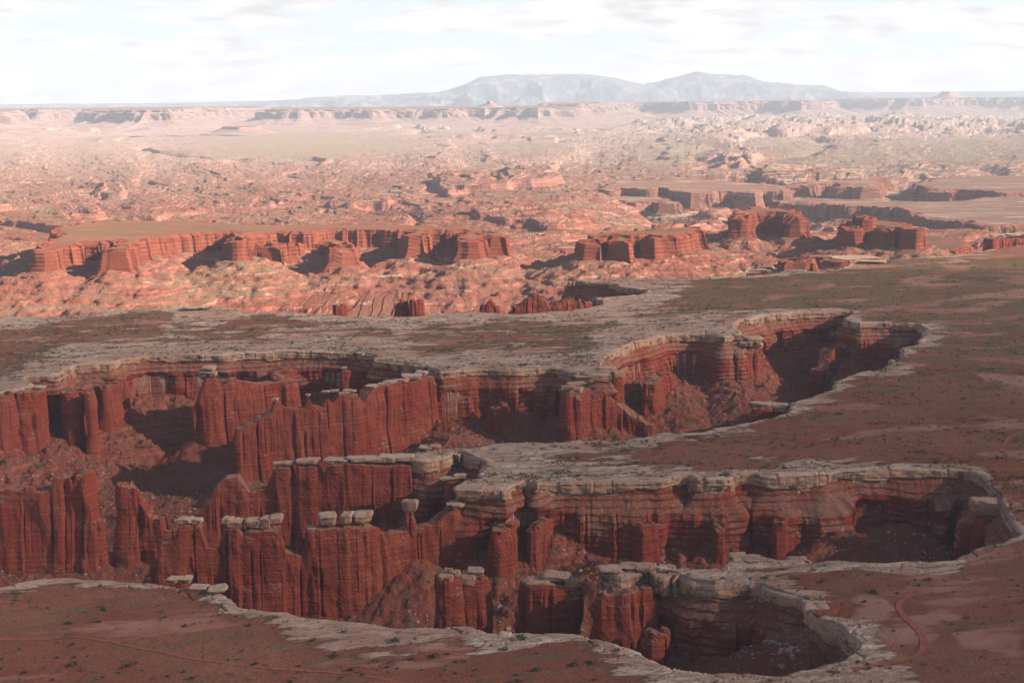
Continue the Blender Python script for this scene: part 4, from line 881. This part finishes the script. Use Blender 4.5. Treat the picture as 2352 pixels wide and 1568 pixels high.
# ------------------------------------------------------------------ far cliffs, plateaus and mountains
FARM = [
 dict(name='mesa', label='pale pink cliff spur on the far horizon, cut by the left edge', zt=225, Y=23500,
  out=[(-200, 22500), (-60, 21500), (20, 22000), (60, 23800), (70, 26500), (-200, 27500)]),
 dict(name='mesa', label='broad pale pink mesa with a long talus skirt on the left horizon, between blue recesses', zt=228, Y=25000,
  out=[(235, 26500), (262, 24600), (330, 23500), (410, 23600), (425, 25000), (450, 28000), (620, 31000), (630, 33500), (0, 33500), (0, 28500), (90, 27200), (120, 26200), (150, 27500), (200, 28600)]),
 dict(name='mesa', label='long pale mesa wall along the horizon left of centre, in front of the mountain foot', zt=205, Y=27500,
  out=[(640, 26000), (700, 25800), (800, 26500), (880, 26000), (960, 26800), (1040, 26000), (1130, 26400), (1230, 25600), (1290, 25800), (1330, 27500), (1345, 32500), (640, 33500)]),
 dict(name='mesa', label='pale sunlit mesa prow on the horizon below the gap between the two mountains', zt=265, Y=30000,
  out=[(1260, 30500), (1320, 29000), (1370, 29600), (1390, 32000), (1470, 34500), (1600, 33000), (1760, 33500), (1850, 32000), (1875, 33000), (1900, 38000), (1260, 38000)]),
 dict(name='mesa', label='blue shadowed flat mesa on the right horizon beneath the small round butte', zt=300, Y=38000,
  out=[(1900, 40500), (1990, 38500), (2100, 37500), (2250, 39000), (2352, 38000), (2560, 38500), (2560, 47000), (1900, 47000)]),
 dict(name='butte', label='small cream topped butte on the right horizon, highest point right of the mountains', zt=475, Y=39500, zb=300,
  out=[(2150, 39500), (2170, 39000), (2188, 39500), (2188, 40100), (2150, 40100)]),
 dict(name='butte', label='small pointed butte on the rim of the long pale wall, below the first mountain', zt=330, Y=26800, zb=200,
  out=[(1122, 26900), (1129, 26700), (1137, 26900), (1137, 27200), (1122, 27200)]),
 dict(name='butte', label='low pink rocky hill in front of the long pale wall, left of centre', zt=-20, Y=21500, zb=-120,
  out=[(520, 21600), (560, 21300), (600, 21600), (610, 22300), (520, 22300)]),
]
for idx, d in enumerate(FARM):
    O = np.array(d['out'], float); Y_ = O[:, 1]; X_ = (O[:, 0] - 1176) / F * Y_
    P = resample(np.stack([X_, Y_], 1), 45 if d.get('zb') is None else 25); P = smooth_poly(P, 3)
    P = P + np.stack([fbm2(P[:, 0] / 900, P[:, 1] / 900, 4, 200 + idx), fbm2(P[:, 0] / 900, P[:, 1] / 900, 4, 210 + idx)], 1) * (260 if d.get('zb') is None else 20)
    area = 0.5 * np.sum(P[:, 0] * np.roll(P[:, 1], -1) - P[:, 1] * np.roll(P[:, 0], -1))
    if area < 0: P = P[::-1]
    T = np.roll(P, -4, 0) - np.roll(P, 4, 0); T /= np.hypot(T[:, 0], T[:, 1])[:, None] + 1e-9
    Nn = np.stack([T[:, 1], -T[:, 0]], 1); Nn = smooth_poly(Nn, 12)
    zt = d['zt']; zb = d.get('zb', -135); Hh = zt - zb; small = d.get('zb') is not None
    fl = ridge2(P[:, 0] / 300, P[:, 1] / 300, 4, 220 + idx); rowsV = []
    ztv = zt + 22 * fbm2(P[:, 0] / 1500, P[:, 1] / 1500, 3, 230 + idx) * (0 if small else 1)
    k = 0.12 if small else 1.0
    prof = [(0, 0, 0.2), (0.02, 0, 0.5), (0.10, 20, 1.0), (0.14, 90, 1), (0.22, 100, 1.2), (0.45, 130, 1.5), (0.52, 220, 1.6), (0.65, 420, 1.3), (0.8, 760, 1.0), (0.92, 1250, 0.8), (1.04, 1900, 0.5)]
    if d['zt'] < 0 or small: prof = [(0, 0, .3), (0.3, 100, 0.6), (0.45, 500, 1), (0.75, 1400, 1.2), (1.05, 2600, 1)]
    for f, o, a in prof:
        oo = o * k + (fl - 0.72) * 330 * a * k + 60 * k * noise2(P[:, 0] / 90, P[:, 1] / 90, 240 + int(f * 30))
        if f == 0: oo = oo - 60 * k
        z = ztv - Hh * f
        rowsV.append(np.stack([P[:, 0] + Nn[:, 0] * oo, P[:, 1] + Nn[:, 1] * oo, z], -1))
    V = np.array(rowsV); org = (float(P[:, 0].mean()), float(P[:, 1].mean()), float(zb))
    root = empty(d['name'], org); tag(root, d['label'], d['name'])
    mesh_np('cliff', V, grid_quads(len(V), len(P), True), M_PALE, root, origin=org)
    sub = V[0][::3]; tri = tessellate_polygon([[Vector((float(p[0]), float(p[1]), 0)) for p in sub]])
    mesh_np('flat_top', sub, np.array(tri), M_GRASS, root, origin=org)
def ridge_mesh(name, label, cat, prof, Yc, depth, mat, rough, kind=None, base=-200):
    pr = np.array(prof, float); pr = pr[np.argsort(pr[:, 0])]
    n = 420; px = np.linspace(pr[0, 0], pr[-1, 0], n); py = np.interp(px, pr[:, 0], pr[:, 1])
    crest = atY(px, py, Yc)[:, 2]; mr = 70
    t = np.linspace(-1, 1, mr)[:, None]; Yv = Yc + t * depth
    Xv = ((px - 1176) / F)[None] * (Yv * 0.5 + Yc * 0.5)
    Yv = np.broadcast_to(Yv, Xv.shape)
    fall = np.clip(1 - np.abs(t), 0, 1) ** 0.9
    z = base + (crest[None] - base) * fall
    rg = ridge2(Xv / 2300, Yv / 2300, 5, 301)
    z = z + (rg - 0.78) * rough * np.clip(1 - fall, 0, 1) ** 0.5 * np.clip(fall * 3, 0, 1) * 2.0
    V = np.stack([Xv, Yv, z], -1); org = (float(Xv.mean()), Yc, float(base))
    o = mesh_np(name, V, grid_quads(mr, n), mat, origin=org, smooth=True)
    tag(o, label, cat, kind=kind); return o
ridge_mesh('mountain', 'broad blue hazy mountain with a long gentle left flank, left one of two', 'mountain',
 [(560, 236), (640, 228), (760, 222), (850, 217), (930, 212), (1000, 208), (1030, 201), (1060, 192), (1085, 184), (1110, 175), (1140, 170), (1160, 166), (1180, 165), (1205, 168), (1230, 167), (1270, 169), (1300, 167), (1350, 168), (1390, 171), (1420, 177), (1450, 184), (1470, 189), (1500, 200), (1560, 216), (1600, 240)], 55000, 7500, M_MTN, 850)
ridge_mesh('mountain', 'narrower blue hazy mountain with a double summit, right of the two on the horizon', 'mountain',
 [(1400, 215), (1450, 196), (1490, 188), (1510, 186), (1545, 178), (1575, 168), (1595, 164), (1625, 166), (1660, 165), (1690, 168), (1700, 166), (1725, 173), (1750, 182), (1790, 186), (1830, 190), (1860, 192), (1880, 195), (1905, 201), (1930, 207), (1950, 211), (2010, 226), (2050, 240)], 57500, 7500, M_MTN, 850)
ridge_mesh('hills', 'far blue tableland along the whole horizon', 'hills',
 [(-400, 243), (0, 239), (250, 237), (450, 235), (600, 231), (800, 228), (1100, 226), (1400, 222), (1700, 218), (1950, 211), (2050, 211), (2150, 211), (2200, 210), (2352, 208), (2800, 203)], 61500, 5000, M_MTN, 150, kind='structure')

# ------------------------------------------------------------------ dirt track, pools
def ground_z(x, y):
    z = H(np.array([[x]], float), np.array([[y]], float), near=True)[0][0, 0]; return float(z)
def ribbon(name, pts, w, lift, label=None):
    p = at(np.array([a for a, b in pts], float), np.array([b for a, b in pts], float), 0.0)
    p = smooth_poly_open(resample(p, 4.0, close=False), 6)
    T = np.gradient(p, axis=0); T /= np.hypot(T[:, 0], T[:, 1])[:, None]; Nn = np.stack([-T[:, 1], T[:, 0]], 1)
    cols = []
    for k in (-1, -0.4, 0.4, 1):
        q = p + Nn * w / 2 * k * (1 + 0.25 * fbm2(p[:, 0] / 15, p[:, 1] / 15, 2, 55))[:, None]
        z = H(q[None, :, 0].copy(), q[None, :, 1].copy(), near=True)[0][0] + lift + (0.12 if abs(k) > 0.9 else 0.0) - (0.0)
        cols.append(np.stack([q[:, 0], q[:, 1], z], -1))
    V = np.stack(cols, 1)
    return tag(mesh_np(name, V, grid_quads(len(p), 4), M_TRACK, smooth=True), kind='structure')
def smooth_poly_open(P, it):
    for _ in range(it):
        Q = P.copy(); Q[1:-1] = (P[:-2] + 2 * P[1:-1] + P[2:]) / 4; P = Q
    return P
def z3(x, y): return (x * .3418 + 1548, y * .3418 + 1033.6)
ribbon('dirt_track', [z3(*q) for q in [(1895, 870), (1760, 885), (1660, 920), (1590, 965), (1530, 1010), (1500, 1050), (1530, 1100), (1590, 1160), (1650, 1220), (1680, 1280), (1680, 1340), (1620, 1400), (1500, 1420), (1350, 1450), (1200, 1490)]], 5.0, 0.25)
ribbon('dirt_track', [(2400, 984), (2352, 990), (2322, 1003), (2302, 1022), (2300, 1036), (2318, 1052), (2345, 1063), (2400, 1078)], 5.0, 0.25)
ribbon('dirt_track', [(-20, 1466), (90, 1468), (190, 1466), (250, 1476), (330, 1490), (420, 1508), (510, 1524), (620, 1532), (720, 1540), (810, 1550), (890, 1562), (960, 1580)], 3.0, 0.25)
print('tracks', time.time() - T0)

# ------------------------------------------------------------------ boulders and shrubs
def rock_mesh(name, seed):
    n, mm = 9, 12
    ph = np.linspace(math.pi / 2, -math.pi / 2, n)[:, None]; th = np.linspace(0, 2 * math.pi, mm, endpoint=False)[None]
    e = 0.6; sp = lambda v: np.sign(v) * np.abs(v) ** e
    x = sp(np.cos(ph)) * sp(np.cos(th)); y = sp(np.cos(ph)) * sp(np.sin(th)); z = sp(np.sin(ph)) * np.ones_like(th)
    r = 1 + 0.35 * noise3(x * 1.6 + seed * 3.1, y * 1.6, z * 1.6, seed)
    return np.stack([x * r, y * r * 0.8, z * r * 0.65], -1).reshape(-1, 3), grid_quads(n, mm, True)[:, ::-1]
RK = [rock_mesh('r', k) for k in range(6)]
def shrub_geo(seed, n=44):
    r = np.random.RandomState(seed); V = []; Q = []
    for k in range(n):
        a = r.rand() * 2 * math.pi; rad = math.sqrt(r.rand()); h = (0.15 + 0.8 * r.rand()) * (1 - 0.5 * rad)
        c = np.array([math.cos(a) * rad, math.sin(a) * rad * (0.7 + .3 * r.rand()), h]); u = r.randn(3); u /= np.linalg.norm(u); v = np.cross(u, r.randn(3)); v /= np.linalg.norm(v) + 1e-6
        s = 0.13 + 0.15 * r.rand(); i = len(V)
        V += [c - u * s, c + v * s, c + u * s, c - v * s]; Q.append((i, i + 1, i + 2, i + 3))
    return np.array(V), np.array(Q)
SG = [shrub_geo(k) for k in range(5)]; SGS = [shrub_geo(20 + k, 12) for k in range(5)]
def many(geos, pos, scale, rotz, name, mat, kind='stuff'):
    Vs = []; Qs = []; base = 0
    for (x, y, z), s, a, k in zip(pos, scale, rotz, range(len(pos))):
        V, Q = geos[k % len(geos)]; c, s_ = math.cos(a), math.sin(a)
        W_ = np.stack([V[:, 0] * c - V[:, 1] * s_, V[:, 0] * s_ + V[:, 1] * c, V[:, 2]], 1) * s + (x, y, z)
        Vs.append(W_); Qs.append(Q + base); base += len(V)
    return tag(mesh_np(name, np.vstack(Vs), np.vstack(Qs), mat), kind=kind)
def singles(geos, pos, scale, rotz, name, mat, label, cat, group):
    protos = [mesh_np(name, V, Q, mat) for V, Q in geos]
    for k, ((x, y, z), s, a) in enumerate(zip(pos, scale, rotz)):
        p = protos[k % len(protos)]
        if k < len(protos): o = p
        else: o = p.copy(); COL.objects.link(o)
        o.location = (float(x), float(y), float(z)); o.scale = (float(s),) * 3; o.rotation_euler = (0, 0, float(a)); tag(o, label, cat, group)
# shrubs on the plateau: denser near rock pavement, in drifts
def scatter(n, fn):
    a = (RNG.rand(n) - 0.5) * 2 * 0.40; y = np.exp(RNG.uniform(math.log(780), math.log(3300), n)) ; x = a * y
    z, d, _, _ = H(x[None].copy(), y[None].copy(), near=True); z, d = z[0], d[0]
    k = fn(x, y, z, d); return np.stack([x, y, z], 1)[k], d[k]
def f_sh(x, y, z, d):
    dr = fbm2(x / 55, y / 22, 4, 501)
    dens = np.where(d < -4, 0.10 + 0.9 * sstep(0.02, 0.35, dr) * (0.35 + 0.65 * np.exp(d / 70)), 0)
    dens = np.where((x < 420) & (y > 1850) & (d < -4), 0.10 + 1.2 * sstep(-0.05, 0.3, dr), dens)
    dens = np.where((y < 1250) & (d < -4), dens * 0.18, dens)
    return RNG.rand(len(x)) < dens
ps, ds_ = scatter(90000, f_sh)
big = np.argsort(-(RNG.rand(len(ps)) * 1000 / ps[:, 1]))
ps = ps[big]
nI = 240
ss = 1.5 + 1.9 * RNG.rand(len(ps)) ** 2; ss[nI:] *= 0.85
singles(SG, ps[:nI], ss[:nI] * (0.5 + 0.8 * RNG.rand(nI)), RNG.rand(nI) * 6.28, 'desert_shrub', M_SHRUB, 'dark green desert shrub growing on the pale rock and red soil of the plateau', 'shrub', 'desert shrubs dotted over the plateau')
many(SGS, ps[nI:], ss[nI:] * np.where(ps[nI:, 1] < 1300, 0.9, 1.3), RNG.rand(len(ps)) * 6.28, 'scrub', M_SHRUB)
def f_ta(x, y, z, d):
    dens = np.where((d > 12) & (y < 2500), 0.12 + 0.88 * sstep(0.1, 0.45, fbm2(x / 45, y / 45, 3, 601)), 0); return RNG.rand(len(x)) < dens
pt, _ = scatter(70000, f_ta)
st = 0.7 + 2.0 * RNG.rand(len(pt)) ** 5
o_ = np.argsort(-st / pt[:, 1] * (0.6 + RNG.rand(len(st)))); pt = pt[o_]; st = st[o_]
nB = 160
singles(RK, pt[:nB] + (0, 0, 0.3), np.minimum(st[:nB], 2.3) * 1.15, RNG.rand(nB) * 6.28, 'boulder', M_BOULD, 'pale fallen boulder on the red basin slopes', 'boulder', 'fallen boulders on the basin slopes')
half = len(pt) // 2
many(RK, pt[nB:half], st[nB:half] * 0.8, RNG.rand(half) * 6.28, 'scree', M_BOULD)
many(SGS, pt[half:], 1.4 + 1.2 * RNG.rand(len(pt) - half), RNG.rand(len(pt)) * 6.28, 'slope_scrub', M_SHRUB)
# named rim boulders
BL = [
 ('boulder', 'split cream boulder perched on the front rim at left, one half broken orange', [(398, 1330, 30, 20, 1098), (427, 1330, 32, 23, 1100)], 'boulder'),
 ('rock_slab', 'smooth rounded cream slab projecting from the front rim below the split boulder', [(500, 1351, 46, 18, 1064), (458, 1349, 48, 14, 1070)], 'rock slab'),
 ('boulder', 'cluster of three cream boulders tumbled below the overhanging tip of the middle rim', [(1034, 1160, 20, 16, 1352), (1052, 1160, 28, 16, 1350), (1044, 1154, 22, 12, 1358)], 'boulder'),
 ('boulder', 'large grey rounded boulder leaning on the rim of the nearest canyon', [(1872, 1404, 62, 62, 1028)], 'boulder'),
 ('rock_slab', 'pair of pale slabs raised on the back edge of the middle plateau tip', [(978, 1028, 34, 16, 1540), (1000, 1026, 30, 16, 1543)], 'rock slab'),
 ('rock_slab', 'tan flat slabs stacked on the far rim left of centre', [(440, 707, 34, 8, 2585), (462, 706, 26, 7, 2590), (480, 705, 20, 7, 2592)], 'rock slab'),
 ('rock_slab', 'rounded cream blocks stepping up on the tip of the nearest prong', [(1400, 1308, 56, 30, 1108), (1445, 1300, 50, 24, 1116), (1478, 1302, 44, 26, 1112)], 'rock slab'),
 ('rock_slab', 'overhanging cream block at the upper corner of the nearest prong', [(1695, 1276, 40, 22, 1148), (1730, 1280, 36, 18, 1145)], 'rock slab'),
 ('rock_slab', 'two rounded cream blocks on the back edge of the nearest prong', [(1822, 1284, 30, 18, 1142), (1842, 1284, 20, 20, 1141)], 'rock slab'),
 ('rock_slab', 'cream overhanging slab group where the central far rim juts out', [(1372, 850, 60, 16, 1978), (1340, 862, 50, 14, 1962), (1396, 846, 36, 14, 1985)], 'rock slab'),
 ('rock_slab', 'big bulging cream block forming the overhanging tip of the middle rim', [(1082, 1126, 74, 40, 1362), (1130, 1126, 60, 38, 1366)], 'rock slab'),
 ('rock_slab', 'flat tan slab on the far back rim, with a red wall below it', [(1962, 592, 100, 10, 3310), (2000, 598, 70, 10, 3280)], 'rock slab'),
]
for bi_, (nm, lab, blocks, cat) in enumerate(BL):
    pc = atY(blocks[0][0], blocks[0][1], blocks[0][4]); root = None
    Vs = []; Qs = []; base = 0
    for k, (px, py, w, h, Y) in enumerate(blocks):
        p = atY(px, py, Y); sx = w / F * Y / 2; ang = PITCH + math.atan((py - 784) / F)
        full = h / F * Y; sy = min(sx, full * 0.45 / math.sin(ang)); sz = max(1.5, (full - 2 * sy * math.sin(ang)) / math.cos(ang) / 2)
        Vc = cap_mesh(p[0], p[1], p[2], sx, sy, sz, 900 + bi_ * 7 + k, 0.25)
        Qs.append(grid_quads(Vc.shape[0], Vc.shape[1], True)[:, ::-1] + base); Vs.append(Vc.reshape(-1, 3)); base += len(Vs[-1])
    tag(mesh_np(nm, np.vstack(Vs), np.vstack(Qs), M_CAP, origin=pc), lab, cat)
print('scatter', time.time() - T0)

# ------------------------------------------------------------------ unseen cloudy sheet added to dim the near plateau (off to the right, above)
def shade_cloud():
    hgt = 3600.0; t = hgt / sdir.z; off = np.array([sdir.x * t, sdir.y * t])
    n = 46; th = np.linspace(0, 2 * math.pi, 90, endpoint=False)[None]; ph = np.linspace(math.pi / 2, -math.pi / 2, n)[:, None]
    x = np.cos(ph) * np.cos(th); y = np.cos(ph) * np.sin(th); z = np.sin(ph) * np.ones_like(th)
    r = 1 + 0.10 * noise3(x * 3, y * 3, z * 3, 801) + 0.05 * noise3(x * 9, y * 9, z * 9, 802)
    V = np.stack([x * r * 3600 + off[0] + 0, y * r * 1500 + off[1] + 1650, z * r * 200 + hgt], -1)
    m = bpy.data.materials.new('sun_dimming_cloud'); m.use_nodes = True; nt = m.node_tree; nt.nodes.clear()
    o = N(nt, 'ShaderNodeOutputMaterial'); a = N(nt, 'ShaderNodeBsdfTransparent'); at_ = N(nt, 'ShaderNodeAttribute', attribute_name='thin'); nt.links.new(at_.outputs['Fac'], a.inputs[0])
    d = N(nt, 'ShaderNodeBsdfTranslucent'); d.inputs[0].default_value = (0.9, 0.9, 0.9, 1); mx = N(nt, 'ShaderNodeMixShader'); mx.inputs[0].default_value = 0.15
    nt.links.new(a.outputs[0], mx.inputs[1]); nt.links.new(d.outputs[0], mx.inputs[2]); nt.links.new(mx.outputs[0], o.inputs[0])
    yy = V[..., 1] - off[1]; xx = V[..., 0] - off[0]
    thin = 0.56 + 0.12 * fbm2(xx / 900, yy / 500, 3, 810) + 0.30 * sstep(1500, 3000, yy)  # passes more sun on the far side, grading the added shade
    ob = mesh_np('shade_cloud', V, grid_quads(n, 90, True)[:, ::-1], m, smooth=True, attrs={'thin': thin}); tag(ob, 'unseen cloudy sheet added to dim the sun on the near plateau', 'shade_cloud', kind='structure')
shade_cloud()
# ------------------------------------------------------------------ haze
def haze(density=2.0e-5):
    x0, x1, y0, y1, z0, z1 = -46000, 46000, -2500, 70000, -420, 1750
    V = np.array([(x, y, z) for x in (x0, x1) for y in (y0, y1) for z in (z0, z1)], float)
    Q = np.array([(0, 1, 3, 2), (4, 6, 7, 5), (0, 4, 5, 1), (2, 3, 7, 6), (0, 2, 6, 4), (1, 5, 7, 3)])
    m = bpy.data.materials.new('haze_air'); m.use_nodes = True; nt = m.node_tree; nt.nodes.clear()
    o = N(nt, 'ShaderNodeOutputMaterial'); v = N(nt, 'ShaderNodeVolumePrincipled')
    v.inputs['Color'].default_value = (0.80, 0.88, 1.0, 1); v.inputs['Density'].default_value = density; v.inputs['Anisotropy'].default_value = 0.0
    nt.links.new(v.outputs[0], o.inputs['Volume'])
    ob = mesh_np('haze', V, Q, m); tag(ob, kind='stuff')
haze()
print('done', time.time() - T0)
